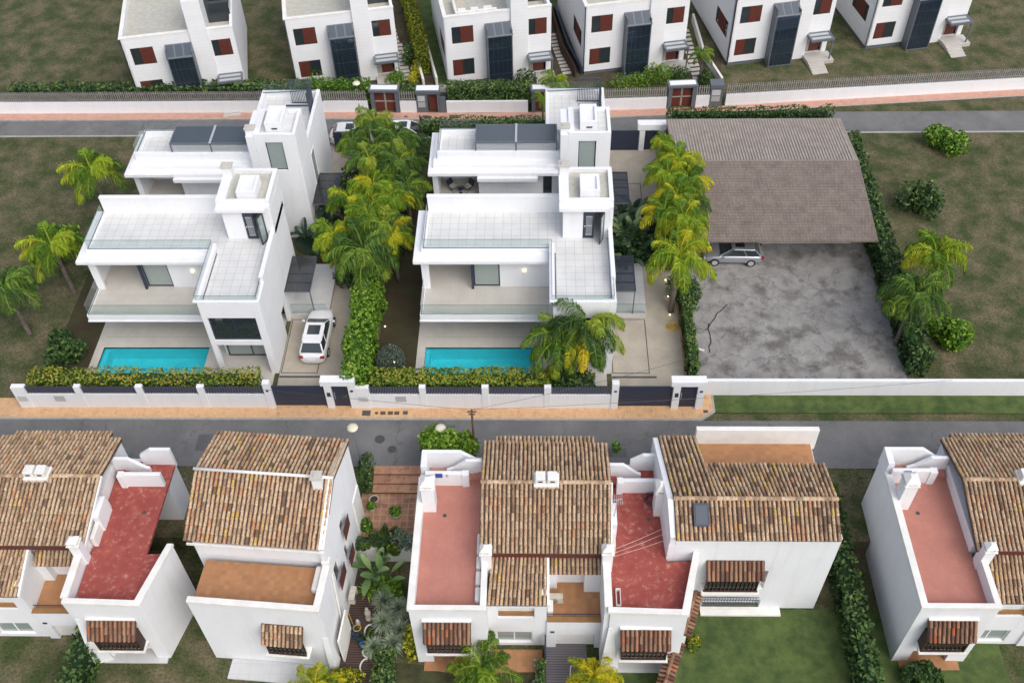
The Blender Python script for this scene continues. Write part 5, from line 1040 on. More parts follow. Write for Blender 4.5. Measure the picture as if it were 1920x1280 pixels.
for k in range(6): rr = .28+rg.random()*.2; ox, oy = rg.uniform(-.08,.08), rg.uniform(-.08,.08); q.tube([(c.x+ox+rr*math.cos(j*.5236), c.y+oy+rr*math.sin(j*.5236), 3.53+.02*k) for j in range(13)], .014, 4)
single('cable_coil', q, M['dark'], 'loose coil of dark cable lying on the worn red terrace', 'cable')
# aerial
b_ = P(1146, 975, 3.9); at_ = thing('tv_aerial', 'metal television aerial on a mast at the edge of the worn red terrace', 'aerial', (4.15, 30.1, 4.9)); mb = MB(); mb.tube([(4.15,30.1,4.9),(4.25,30.3,6.3)], .03, 6); part('mast', mb, M['lightmetal'], at_)
mb = MB(); mb.tube([(4.0,30.3,6.2),(4.5,30.3,6.35)], .02, 5)
for k in range(6): mb.tube([(4.0+.1*k,29.95,6.2+.03*k),(4.0+.1*k,30.65,6.2+.03*k)], .012, 4)
part('antenna', mb, M['lightmetal'], at_)
for i, (a, b, l) in enumerate((((1150,1030),(1244,990),'upper'),((1150,1037),(1246,1000),'middle'),((1150,1043),(1248,1012),'lower'))):
    p0, p1 = P(*a, 4.3), P(*b, 4.3); single('washing_line', MB().tube([tuple(p0), tuple(p0.lerp(p1,.5)-Vector((0,0,.06))), tuple(p1)], .007, 4), M['copn'], l+' of the three pale lines strung across the worn red terrace', 'washing line', 'washing lines')
# ------------------------------------------------------------------ left townhouse
def left_house():
    O = (-11.32, 24.5); A_ = math.atan2(9.1, .67)       # runs back along the long gable wall
    t = thing('tiled_townhouse', 'white townhouse with a tall blank gable wall and brown shutters at the left edge', 'house', (-15, 28, -2)); 
    w_ = MB(); WL = [(3.0,4.0,1.6,3.6),(5.2,6.1,3.2,5.0),(5.0,5.8,.6,2.4),(8.0,8.8,.2,2.6)]
    w_.wall(O, A_, 9.12, -2.02, 4.5, .3, [(a,b,c_,min(d,4.49)) for a,b,c_,d in WL])
    # gable above
    ca, sa = math.cos(A_), math.sin(A_); pt = lambda u, v, z: (O[0]+ca*u-sa*v, O[1]+sa*u+ca*v, z)
    w_.hull([pt(2.6,0,4.5),pt(9.12,0,4.5),pt(9.12,0,6.9),pt(6.0,0,7.85),pt(2.6,0,6.4)], [pt(2.6,.3,4.5),pt(9.12,.3,4.5),pt(9.12,.3,6.9),pt(6.0,.3,7.85),pt(2.6,.3,6.4)])
    w_.hull([pt(-.35,-.12,-2.02),pt(.5,-.12,-2.02),pt(.5,.3,-2.02),pt(-.35,.3,-2.02)], [pt(-.02,-.01,1.6),pt(.1,-.01,1.6),pt(.1,.3,1.6),pt(-.02,.3,1.6)])
    F = A_-math.pi/2       # frame along the front; u from the corner towards the left is negative
    pf = lambda u, v, z: (O[0]+math.cos(F)*u-math.sin(F)*v, O[1]+math.sin(F)*u+math.cos(F)*v, z)
    w_.fbox(O, F, -7, -.301, 0, .3, -2.02, 4.5); w_.fbox(O, F, -7.2, -.301, 2.9, 3.15, 4.5, 6.35); w_.fbox(O, F, -7.5, -.301, 3.16, 9.0, -2, 6.3)
    part('walls', w_, M['white'], t, bevel=.02)
    c_ = MB(); c_.fbox(O, F, -7, .05, -.06, .28, 4.501, 4.75); c_.fbox(O, F, -.33, .05, .281, 2.9, 4.501, 4.75); c_.fbox(O, F, -.36, .08, 2.55, 2.95, 4.751, 5.1); part('parapet', c_, M['copn'], t, bevel=.02)
    part('terrace_floor', MB().fbox(O, F, -7, -.34, .29, 2.9, 3.7, 3.85), M['terrafloor'], t)
    r = MB(); e0, e1 = pf(-7.6,2.62,6.25), pf(-.02,2.62,6.25); r0, r1 = pf(-7.6,6.05,7.85), pf(.02,6.05,7.85); b0, b1 = pf(-7.6,9.3,6.82), pf(.06,9.3,6.82)
    tilefield(r, e0, e1, r1, r0, rt, .235, .42, [.05,.12,.25,.42,.12,.04]); tilefield(r, b0, b1, r1, r0, rt, .235, .42, [.05,.12,.25,.42,.12,.04]); part('tiled_roof', r, M['rooftile'], t)
    rr = MB(); rr.tube([pf(-7.6,6.02,7.96), pf(0,6.02,7.96)], .09, 8); part('ridge_cap', rr, M['copn'], t, smooth=True)
    q = pf(-.75, 5.7, 0); chimney(t, q[0], q[1], 7.2, 8.5, .5, .5, 'white')
    part('gutter', MB().fbox(O, F, -7.4, -.05, 2.5, 2.6, 6.02, 6.14), M['copn'], t)
    for i, (a, b, z0, z1) in enumerate(WL):
        wo = window(t, O, A_, a, b, z0, min(z1,4.48), fm='white', pm='pane', v=.16)
        if i < 3:
            g_ = MB(); g_.fbox(O, A_, a-.1, b+.1, -.22, -.19, z0-.1, z0+.85); part('balconette', g_, M['redwood'], t)
            part('balconette_rail', MB().tube([pt(a-.14,-.2,z0+.9), pt(b+.14,-.2,z0+.9)], .03, 6), M['dark'], t)
    part('door_surround', MB().fbox(O, A_, 7.7, 9.0, -.08, -.001, -.6, 2.9), M['cream'], t)
    part('rain_pipe', MB().tube([pt(2.55,-.06,4.0), pt(1.9,-.1,-.8)], .05, 6), M['copn'], t)
    part('side_screen', MB().fbox(O, A_, .3, 2.2, -.42, -.32, -2.0, .6), M['copn'], t)
    # front bay
    r = MB(); tilefield(r, pf(-3.4,-.8,1.9), pf(-1.15,-.8,1.9), pf(-1.15,-.02,2.8), pf(-3.4,-.02,2.8), rt, .235, .45, [.1,.2,.2,.2,.25,.05]); part('bay_roof', r, M['rooftile'], t)
    m = MB(); m.fbox(O, F, -3.3, -1.2, -.6, -.52, .4, .5)
    for k in range(9): m.fbox(O, F, -3.3+.25*k, -3.24+.25*k, -.58, -.53, .5, 1.8)
    bo = part('bay_lattice', m, M['wood'], t); part('pane', MB().fbox(O, F, -3.3, -1.2, -.48, -.44, .45, 1.8), M['pane'], bo); part('bay_sill', MB().fbox(O, F, -3.45, -1.05, -.7, -.01, .25, .395), M['copn'], t, bevel=.02)
    part('porch_floor', MB().fbox(O, F, -6, -.2, -1.2, -.02, -2.0, -1.9), M['porch'], t)
    return t, pt, pf
lh, ptL, pfL = left_house()
q = P(580, 1078, 3.85); single('bench', MB(Matrix.Translation((-11.75,26.6,3.86)) @ Matrix.Rotation(RAD(86),4,'Z')).box(-.75,.75,-.2,.2,0,.5), M['copn'], 'rounded white bench on the terracotta terrace at the left edge', 'bench', bevel=.14)
q = ptL(3.6, -.42, -.8); acunit(q[0], q[1], -.7, RAD(86), 'pale air conditioner mounted on the tall gable wall above the brown deck')
# ------------------------------------------------------------------ right townhouse
def right_house():
    t = thing('tiled_townhouse', 'white townhouse with a skylight in its tile roof at the right edge', 'house', (11, 30, -2)); w_ = MB()
    w_.wall((7.3,28.3), 0, 8.7, -2.02, 5.72, .3, [(2.3,5.4,.3,2.3),(2.2,5.5,-2.02,-1.0)])
    w_.prism([(6.95,28.3),(7.299,28.3),(7.0,35.3),(6.62,35.3)], -2, 5.0)
    w_.box(7.31, 16.0, 28.61, 33.2, -2, 5.0); w_.box(7.1, 9.2, 33.21, 35.2, -2, 4.9); w_.box(9.21, 16, 33.21, 36.0, -1, 3.9)
    w_.hull([(6.98,28.31,5.001),(7.29,28.31,5.001),(7.2,30.1,5.001),(6.88,30.1,5.001)], [(6.98,28.31,5.75),(7.29,28.31,5.75),(7.2,30.1,6.66),(6.88,30.1,6.66)])
    w_.hull([(6.88,30.101,5.001),(7.2,30.101,5.001),(6.95,35.3,5.001),(6.62,35.3,5.001)], [(6.88,30.101,6.66),(7.2,30.101,6.66),(6.95,35.3,5.1),(6.62,35.3,5.1)])
    part('walls', w_, M['white'], t, bevel=.015)
    r = MB(); W8 = [.10,.2,.32,.24,.1,.04]
    tilefield(r, (7.26,28.1,5.78), (15.9,28.1,5.78), (15.9,30.1,6.72), (7.2,30.1,6.72), rt, weights=W8)
    tilefield(r, (15.9,32.9,5.9), (9.2,32.9,5.9), (9.6,30.1,6.72), (15.9,30.1,6.72), rt, weights=W8); tilefield(r, (9.1,35.3,5.15), (6.9,35.3,5.15), (7.2,30.1,6.72), (9.59,30.1,6.72), rt, weights=W8)
    ridge(r, (7.2,30.1,6.76), (15.9,30.1,6.76), rt); part('tiled_roof', r, M['rooftile'], t)
    part('upper_terrace_floor', MB().box(9.3, 15.9, 33.25, 35.9, 3.91, 4.1), M['terrafloor'], t)
    part('upper_parapet', MB().box(9.15, 16.2, 35.6, 35.9, 3.6, 5.4), M['copn'], t, bevel=.02)
    n = Vector((0,-.43,.9)).normalized(); O_ = Vector((8.75,29.75,5.72)); s = MB()
    def sky_q(a, b, c_, d, h0, h1):
        f = lambda x, y, h: tuple(Vector((x, y, 5.80+(y-28.1)*.47))+n*h); s_ = MB(); s_.hull([f(a,c_,h0),f(b,c_,h0),f(b,d,h0),f(a,d,h0)], [f(a,c_,h1),f(b,c_,h1),f(b,d,h1),f(a,d,h1)]); return s_
    so_ = part('skylight', sky_q(8.2,9.0,28.75,29.85,.10,.24), M['dark'], t); part('pane', sky_q(8.3,8.9,28.86,29.74,.241,.255), M['slate'], so_)
    chimney(t, 6.75, 31.4, 3.5, 5.7, .6, .8, 'white', True)
    r = MB(); tilefield(r, (9.15,27.45,2.7), (12.3,27.45,2.7), (12.3,28.28,3.45), (9.15,28.28,3.45), rt, .235, .45); part('bay_roof', r, M['darktile'], t)
    m = MB(); m.box(9.2, 12.2, 27.72, 27.8, .95, 1.05); m.box(9.2, 12.2, 27.72, 27.8, 2.45, 2.55)
    for k in range(14): m.box(9.22+.22*k, 9.28+.22*k, 27.73, 27.78, 1.05, 2.45)
    bo = part('bay_lattice', m, M['wood'], t); part('pane', MB().box(9.25, 12.15, 27.83, 27.87, .95, 2.5), M['pane'], bo); part('bay_sill', MB().box(9.1, 12.3, 27.6, 28.29, .7, .949), M['copn'], t, bevel=.02)
    g_ = MB()
    for k in range(20): g_.box(9.3+.16*k, 9.33+.16*k, 27.9, 27.93, -.95, -.05)
    for z in (-.95, -.65, -.35, -.05): g_.box(9.3, 12.5, 27.89, 27.94, z, z+.035)
    part('grey_railing', g_, M['grey'], t); part('porch_back', MB().box(9.3, 12.9, 28.7, 28.8, -2, -.9), M['wood'], t); part('patio_step', MB().box(9.4, 14, 27.75, 28.29, -2, -1.85), M['copn'], t)
    return t
right_house()
def coping_wall(pts, label):
    t = thing('garden_wall', label, 'wall', (pts[0][0], pts[0][1], -2)); m = MB(); r = MB()
    for (x0, y0, z0), (x1, y1, z1) in zip(pts, pts[1:]):
        d = Vector((x1-x0, y1-y0, 0)).normalized(); s = Vector((-d.y, d.x, 0))*.14; a, b = Vector((x0,y0,0)), Vector((x1,y1,0))
        m.hull([tuple((a-s).xy)+(-2.05,), tuple((a+s).xy)+(-2.05,), tuple((a+s).xy)+(z0,), tuple((a-s).xy)+(z0,)], [tuple((b-s).xy)+(-2.05,), tuple((b+s).xy)+(-2.05,), tuple((b+s).xy)+(z1,), tuple((b-s).xy)+(z1,)])
        A3, B3 = Vector((x0,y0,z0+.14)), Vector((x1,y1,z1+.14)); o = s*2.9
        for sg in (-1, 1):
            e0, e1 = A3+o*sg-Vector((0,0,.15)), B3+o*sg-Vector((0,0,.15)); tilefield(r, tuple(e0), tuple(e1), tuple(B3), tuple(A3), rt, .24, .42, [.2,.3,.25,.12,.1,.03])
        ridge(r, tuple(A3+Vector((0,0,.02))), tuple(B3+Vector((0,0,.02))), rt, .09)
    part('wall', m, M['white'], t); part('tile_coping', r, M['darktile'], t)
wp = [tuple(P(x, y, z).xy)+(z-.15,) for x, y, z in ((1309,1092,0.),(1296,1140,0.),(1282,1188,0.))]
coping_wall(wp, 'upper stretch of tile-topped garden wall climbing beside the worn red terrace')
wp = [tuple(P(x, y, z).xy)+(z-.15,) for x, y, z in ((1272,1200,-.2),(1258,1240,-.2),(1238,1310,-.2))]
coping_wall(wp, 'lower stretch of tile-topped garden wall between the bay window and the lawn')
# ------------------------------------------------------------------ court and deck things
single('retaining_wall', MB().box(-11.05, -6.76, 31.2, 31.98, -2.02, -.5), M['copn'], 'white retaining wall between the terracotta court and the brown deck', 'wall')
f = MB(); f.tube([(-11.0,31.3,.28),(-6.8,31.3,.28)], .02, 5); f.tube([(-11.0,31.3,-.4),(-6.8,31.3,-.4)], .02, 5)
for k in range(36): f.tube([(-11.0+.12*k,31.3,-.5),(-11.0+.12*k,31.3,.28)], .01, 4)
single('iron_railing', f, M['dark'], 'thin black iron railing on top of the white retaining wall', 'railing')
def potted(px, py, z, r, h, label, plant=None, seed=1, m='pot', pr=.3):
    c = P(px, py, z); t = thing('plant_pot', label, 'plant pot', tuple(c)); mb = MB(); mb.lathe(tuple(c), [(r*.7,0),(r*.95,h*.7),(r*1.08,h*.93),(r*1.08,h),(r*.88,h),(r*.85,h*.86),(.02,h*.86)], 20, caps=False); part('pot', mb, M[m], t, smooth=False)
    part('potting_soil', MB().lathe((c.x,c.y,z+h*.84), [(r*.86,0),(r*.86,.02),(.01,.03)], 16), M['soil'], t)
    if plant: fm = FM(); ballleaves(fm, (0,0,h+pr*.3), (pr,pr,pr*.7), np.random.default_rng(seed), 260, .15); obj_from(fm, 'plant', M[plant], t)
potted(703, 943, -.6, .28, .5, 'round cream pot holding bare soil, by the foot of the steps'); potted(698, 957, -.6, .26, .45, 'cream pot with low green leaves nearest the gable wall', 'bright', 3, pr=.26); potted(743, 968, -.6, .36, .5, 'large cream pot with bright green leaves in the middle of the terracotta court', 'bright', 4, pr=.34)
rk = np.random.default_rng(5)
def rocks(px, py, z, n, sx, sy, label, s=.16):
    c = P(px, py, z); mb = MB()
    for i in range(n):
        x, y = c.x+rk.normal()*sx, c.y+rk.normal()*sy; r = s*rk.uniform(.6,1.3); V = unit(rk.normal(size=(1,3)))
        mb.lathe((x,y,z), [(r*.7,0),(r,r*.35),(r*.7,r*.8),(r*.2,r)], 6)
    return tag(single('rocks', mb, M['stone'], label, 'rocks'), kind='stuff')
rocks(688, 875, -.35, 16, .3, .4, 'pale rocks around the foot of the street lamp by the steps'); rocks(690, 1008, -.5, 12, .3, .1, 'pale rocks in the bed above the iron railing', .12); rocks(1007, 1268, -2, 22, .08, .5, 'line of pale stones beside the clipped hedge at the bottom', .1)
single('statue', MB().lathe(tuple(P(692,1160,-1.95)), [(.2,0),(.2,.25),(.12,.3),(.17,.55),(.2,.8),(.13,1.0),(.07,1.08),(.11,1.2),(.09,1.32),(.02,1.36)], 12), M['stone'], 'weathered pale stone statue beside the spiky garden plants', 'statue', smooth=True)
single('stone_owl', MB().lathe(tuple(P(672,1170,-1.93)), [(.12,0),(.15,.2),(.13,.38),(.09,.45),(.1,.52),(.03,.6)], 12), M['lightmetal'], 'small grey figure standing on the deck left of the statue', 'ornament', smooth=True)
single('blue_pot', MB().lathe(tuple(P(679,1208,-1.93)), [(.1,0),(.17,.15),(.16,.27),(.1,.3),(.12,.33)], 14), M['blue'], 'small bright blue pot at the deck edge', 'plant pot', smooth=True)
c = P(651,1137,-1.93); r_ = thing('hose_reel', 'yellow hose reel against the gable wall beside the deck', 'hose reel', tuple(c)); part('reel', MB().tube([(c.x-.12,c.y,.28-1.93),(c.x+.12,c.y,.28-1.93)], .2, 14), M['yellow'], r_); part('stand', MB().box(c.x-.15,c.x+.15,c.y-.15,c.y+.15,-1.93,-1.87), M['grey'], r_)
h0, h1 = P(651,1142,-1.9), P(663,1172,-1.9); hp = [tuple(h0.lerp(h1, k/6)) for k in range(7)]+[(P(670,1178,-1.6).x+.22*math.cos(k*.6), P(670,1178,-1.6).y+.22*math.sin(k*.6), -1.55+.01*k) for k in range(14)]
single('garden_hose', MB().tube(hp, .022, 5), M['yellow'], 'yellow garden hose trailing over the deck to the grey watering tub', 'hose')
single('grey_tub', MB().lathe(tuple(P(668,1185,-1.93)), [(.2,0),(.27,.3),(.29,.32),(.25,.32),(.2,.1),(.02,.1)], 18, caps=False), M['slate'], 'grey tub on the deck with the yellow hose lying over it', 'tub')
single('dark_tub', MB().lathe(tuple(P(670,1196,-1.93)), [(.2,0),(.3,.28),(.32,.3),(.28,.3),(.2,.1),(.02,.1)], 18, caps=False), M['dark'], 'round dark planter with a pale rim in front of the grey tub', 'planter')
for i, (x, y, l) in enumerate(((694,1184,'round terracotta-rimmed planter beside the statue'),(691,1218,'white curved edging ring right of the blue pot'),(686,1249,'white curved edging ring near the bottom of the deck'))):
    c = P(x, y, -1.93); mb = MB(); mb.tube([(c.x+.32*math.cos(a), c.y+.45*math.sin(a), -1.9) for a in [math.pi*(.45+k*.1) for k in range(12)]], .05, 6); single('edging_ring', mb, M['copn'], l, 'garden edging', smooth=True)
single('gate_screen', MB().box(.36, .44, 24.6, 25.7, -2, -.3), M['dark'], 'dark narrow screen between the townhouse patio and the grey ramp', 'screen')
f = MB()
for a, b in (((1070,1248),(1066,1300)),((1070,1248),(1082,1247))): p0, p1 = P(*a, -1.1), P(*b, -1.1); f.tube([tuple(p0), tuple(p1)], .03, 5); f.tube([(p0.x,p0.y,-2),tuple(p0)], .03, 5)
single('white_rail', f, M['copn'], 'thin white handrail at the left of the bright yellow palm', 'railing')
def glim(px, py, label, z=.15):
    c = P(px, py, z); t = thing('garden_light', label, 'garden light', (c.x, c.y, 0), 0, 'small lit garden lights'); part('spike', MB().tube([(c.x,c.y,0),(c.x,c.y,z-.03)], .02, 5), M['dark'], t); part('bulb', MB().lathe((c.x,c.y,z-.03), [(.02,0),(.06,.03),(.06,.06),(.02,.09)], 10), M['glow'], t)
glim(722,612,'small lit lamp on the dry lawn above the round silvery bush'); glim(739,679,'small lit lamp at the foot of the round silvery bush'); glim(1248,525,'upper small lit lamp at the edge of the right palm bed'); glim(1252,556,'second small lit lamp down the edge of the right palm bed'); glim(1256,590,'lowest small lit lamp by the right palm trunk')
# ------------------------------------------------------------------ planting
G = 'clipped front hedges'
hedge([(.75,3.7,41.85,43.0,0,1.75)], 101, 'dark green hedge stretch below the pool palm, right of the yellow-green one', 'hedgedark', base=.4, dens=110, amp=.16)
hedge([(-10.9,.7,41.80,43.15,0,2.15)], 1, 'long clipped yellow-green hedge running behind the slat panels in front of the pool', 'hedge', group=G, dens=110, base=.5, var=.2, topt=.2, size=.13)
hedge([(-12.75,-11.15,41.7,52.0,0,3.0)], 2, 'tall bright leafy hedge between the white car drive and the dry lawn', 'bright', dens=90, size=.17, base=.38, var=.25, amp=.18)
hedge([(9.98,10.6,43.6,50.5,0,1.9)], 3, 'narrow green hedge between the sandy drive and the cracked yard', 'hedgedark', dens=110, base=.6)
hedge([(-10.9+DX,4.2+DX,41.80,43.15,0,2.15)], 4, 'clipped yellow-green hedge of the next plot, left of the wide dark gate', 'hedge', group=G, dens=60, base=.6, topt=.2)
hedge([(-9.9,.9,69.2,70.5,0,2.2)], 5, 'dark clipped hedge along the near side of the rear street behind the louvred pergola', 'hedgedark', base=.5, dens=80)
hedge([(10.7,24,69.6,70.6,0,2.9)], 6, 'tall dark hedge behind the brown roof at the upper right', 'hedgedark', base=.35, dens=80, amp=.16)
def fronthedge(p0, p1, h, seed, label, mat='hedgedark', **k):
    x0, x1 = X_(p0), X_(p1); y = wy((x0+x1)/2)+.3; hedge([(x0,x1,y,y+1.3,0,h)], seed, label, mat, **k)
fronthedge(560,696,2.5,7,'green hedge over the slat fence at the upper left corner','bright',base=.25,dens=80); fronthedge(751,782,2.1,8,'short hedge between the first portal and the meter cabinet')
fronthedge(840,996,2.35,9,'hedge with small pale flowers spilling over the long white rear wall',base=.6,var=.3); hedge([(-46,-19,wy(-30)+.3,wy(-30)+1.6,0,2.3)], 12, 'hedge along the rear street wall beyond the left edge', 'hedgedark', dens=35, size=.2)
hp_ = [(760,-40),(765,20),(783,95)]; q0, q1 = P(768,5,0), P(786,100,0)
hg = [(P(762+i*4.2, 0+i*17-16, 1.6).x-.55, P(762+i*4.2, 0+i*17-16, 1.6).x+.6, P(762+i*4.2, i*17-16, 1.6).y-.8, P(762+i*4.2, i*17-16, 1.6).y+.85, 0, 2.2) for i in range(-2, 8)]
hedge(hg, 10, 'tall yellow-green hedge climbing between the two upper left houses', 'hedgeyel', dens=60, base=.5, cap=3500)
for args in ((776,150,(.5,1.5,.8),21,'orange-yellow low shrubs beside the garage ramp','flowers',.0),(770,120,(.6,1.2,1.2),22,'dark green shrub beside the stepping stone path','hedgedark',0.),(738,158,(.9,.8,1.0),23,'light green shrub by the steps of the upper left house','bright',0.),
             (585,158,(1.3,1.0,1.2),24,'feathery light green shrub at the upper left corner','bright',0.),(1185,162,(2.2,.8,1.0),25,'row of green shrubs in front of the third white house','bright',0.),(1232,156,(1.2,.9,1.3),26,'yellow-tipped shrub right of the glass bay','bright',.0),
             (1272,150,(1.0,.8,.9),27,'dark low shrub by the upper right steps','hedgedark',0.),(1325,160,(.8,1.2,.9),28,'dark shrub under the upper right palm','hedgedark',0.),(985,165,(1.0,.8,1.2),29,'dark green shrub beside the portal half hidden by the villa','hedgedark',0.)):
    bush(args[0], args[1], args[2], args[3], args[4], args[5], args[6], base=.5 if args[5] != 'flowers' else .7, n=900)
bush(735, 690, (1.02,1.02,1.1), 31, 'round silvery topiary bush on the dry lawn beside the pool terrace', 'silverleaf', 0, 'topiary', 'bush', 'round topiary bushes', n=4200, lobes=1, size=.075, amp=.02, shell=.12)
bush(788, 296, (1.1,1.1,1.15), 32, 'round dark topiary bush by the rear hedge left of the pergola villa', 'hedgedark', 0, 'topiary', 'bush', 'round topiary bushes', n=3600, lobes=1, size=.08, amp=.02, shell=.12)
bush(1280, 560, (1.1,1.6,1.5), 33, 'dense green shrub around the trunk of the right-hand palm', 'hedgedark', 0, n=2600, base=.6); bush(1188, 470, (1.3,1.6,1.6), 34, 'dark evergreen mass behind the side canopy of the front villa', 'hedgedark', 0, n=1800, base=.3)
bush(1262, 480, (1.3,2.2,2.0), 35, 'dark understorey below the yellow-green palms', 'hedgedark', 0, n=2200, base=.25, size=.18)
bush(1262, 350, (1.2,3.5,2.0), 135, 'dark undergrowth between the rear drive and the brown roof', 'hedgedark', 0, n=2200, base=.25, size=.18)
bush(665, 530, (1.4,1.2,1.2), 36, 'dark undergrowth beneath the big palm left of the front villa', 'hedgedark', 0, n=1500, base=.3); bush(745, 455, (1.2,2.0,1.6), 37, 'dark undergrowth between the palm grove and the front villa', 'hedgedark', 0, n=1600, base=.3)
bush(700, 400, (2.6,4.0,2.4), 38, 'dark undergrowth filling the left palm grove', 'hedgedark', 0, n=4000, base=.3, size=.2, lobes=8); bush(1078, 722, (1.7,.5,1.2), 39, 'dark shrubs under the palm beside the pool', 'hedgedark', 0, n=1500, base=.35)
bush(1020, 722, (.8,.5,1.3), 139, 'orange-tipped shrub at the corner of the pool hedge', 'hedge', 0, n=500, base=.7)
st_ = thing('street_tree', 'bright green leafy tree beside the road behind the left red terrace', 'tree', tuple(P(842, 868, -.2))); o_ = Vector(P(842, 868, -.2)); tz = 3.0
mb = MB(); mb.tube([tuple(o_), tuple(o_+Vector((.05,0,1.2))), tuple(o_+Vector((0,0,2.4)))], .12, 7, 0, .08)
for a in range(5): mb.tube([tuple(o_+Vector((0,0,1.7))), tuple(o_+Vector((math.cos(a*1.3)*1.2, math.sin(a*1.3)*.7, 2.8)))], .06, 5, 0, .03)
part('trunk', mb, M['bark'], st_); fm = FM(); rg2 = np.random.default_rng(41)
for k in range(11): a = rg2.uniform(0,6.28); rr = math.sqrt(rg2.random()); ballleaves(fm, (math.cos(a)*1.6*rr-.15, math.sin(a)*.9*rr-.1, rg2.uniform(2.0,3.1)), (.75,.7,.55), rg2, 620, .16, .52, .25, amp=.2, topb=.12)
obj_from(fm, 'crown', M['bright'], st_)
# palms: left grove, right grove, single ones
LG = 'palms of the left grove'; RG = 'palms of the right grove'
big = dict(L=2.9, nf=18, leaf=.75, pairs=42)
for x, y, z, kind, sd, sc, l in (
 (700,232,5.0,'palmgreen',1,.86,'green palm at the far tip of the left grove, over the white vans'), (662,268,4.6,'palmgreen',2,.66,'small green palm beside the dark rear gate in the left grove'),
 (742,262,5.0,'palmgreen',3,.84,'green palm left of the dark round topiary'), (692,300,4.8,'palmgreen',1,.9,'green palm in the middle of the left grove above the pale drive'),
 (748,310,4.6,'palmgreen',2,.9,'dark green palm on the right flank of the left grove'), (700,348,4.6,'palmlime',4,.72,'light green palm in the centre of the left grove'),
 (762,352,4.4,'palmgreen',3,.84,'dark palm nearest the lounge chair balcony'), (655,372,4.5,'palmlime',5,.78,'light green palm at the left side of the grove by the dark canopy'),
 (735,372,4.8,'palmlime',6,.72,'lime palm with rounded drooping fronds facing the front villa parapet'), (690,402,4.8,'palmlime',7,.80,'lime palm with one upright yellow frond'),
 (720,425,4.6,'palmgreen',1,.95,'deep green palm just behind the big front palm of the left grove'), (625,440,4.6,'palmlime',5,.8,'yellowing palm at the left edge above the glass canopy')):
    palm(x, y, z, l, kind, sd+80, sc, group=LG, rz=sd*1.1+x, tint=.5 if kind == 'palmgreen' else .44, **big)
palm(682, 472, 4.3, 'big front palm of the left grove with long drooping fronds and a visible trunk', 'palmgreen', 11, 1.15, group=LG, lean=-.2, L=2.9, nf=19, leaf=.75, pairs=46, tint=.5)
palm(735, 440, 4.6, 'yellow-fronded palm leaning out towards the front villa roof', 'palmlime', 12, .74, group=LG, rz=.5, L=2.9, nf=14, leaf=.7, tint=.62)
for x, y, z, kind, sd, sc, l in (
 (1243,268,5.2,'palmlime',21,.50,'narrow upright palm at the far tip of the right grove'), (1272,300,5.0,'palmlime',5,.80,'yellow-green palm beside the rear white portal'),
 (1252,330,4.9,'palmlime',6,.82,'yellow palm hanging over the rear drive'), (1292,338,5.0,'palmlime',7,.8,'yellow palm spreading over the brown roof'),
 (1268,368,4.8,'palmlime',5,.74,'yellow-green palm in the middle of the right grove'), (1298,388,4.8,'palmgreen',4,.68,'green palm against the lower edge of the brown roof'),
 (1245,398,4.8,'palmlime',7,.80,'yellow palm above the dark broad leaves'), (1282,412,4.8,'palmlime',6,.88,'drooping yellow-green palm just behind the front right palm')):
    palm(x, y, z, l, kind, sd+40, sc, group=RG, rz=sd*.8+y, tint=.52, tspread=.24, **big)
palm(1272, 482, 5.3, 'front right palm with bright trunk and widely spread yellow-green fronds', 'palmlime', 24, 1.1, group=RG, L=3.0, nf=15, leaf=.7, pairs=44, tint=.6)
palm(1056, 632, XZ(1056,632,43.75)[1], 'palm beside the pool with fronds hanging over the turquoise water', 'palmlime', 31, 1.2, group='palms in front of the pool villa', lean=.2, L=2.9, nf=14, leaf=.6, pairs=42, tint=.33, tspread=.25, low=-.35, fan=2.2)
pp_ = palm(1100, 606, XZ(1100,606,43.75)[1], 'taller palm in front of the villa window with one hanging orange frond', 'palmgreen', 32, 1.2, group='palms in front of the pool villa', lean=-.2, L=2.9, nf=15, leaf=.6, pairs=42, tint=.58, tspread=.3, low=-.35, fan=1.9)
for az_, e_, L_, t_, m_ in ((-1.55,.1,3.3,.92,'palmyellow'),(-2.0,.15,3.2,.85,'palmlime')):
    fm = FM(); frond(fm, np.random.default_rng(int(-az_*10)), L_, e_, az_, 1.5, .75, 1.4, 60, t_, .035, .12); o = obj_from(fm, 'dry_frond', M[m_], pp_, (-.2, 0, XZ(1100,606,43.75)[1]-.15))
palm(903, 1250, .3, 'green palm at the bottom centre below the clay tile wing', 'palmlime', 33, .93, ground=-2, L=2.7, nf=17, leaf=.6, tint=.33)
palm(1115, 1268, .2, 'vivid yellow palm over the grey ramp at the bottom', 'palmyellow', 34, .72, ground=-2, L=2.7, nf=18, leaf=.65, tint=.5)
palm(592, 1288, -.2, 'yellow-green palm in the bottom left corner', 'palmlime', 35, .72, ground=-2, L=2.7, nf=24, leaf=.6, tint=.66)
palm(1040, 152, 2.6, 'light green palm rising behind the far villa terrace', 'palmlime', 36, .66, L=2.7, nf=16, leaf=.6, tint=.35); palm(1318, 102, 2.8, 'slender light palm beside the upper right entrance', 'palmgreen', 37, .52, L=2.7, nf=15, leaf=.6, tint=.6)
palm(1018, 185, 2.4, 'small light palm drooping in front of the half hidden portal', 'palmlime', 38, .42, L=2.7, nf=12, leaf=.6, tint=.4)
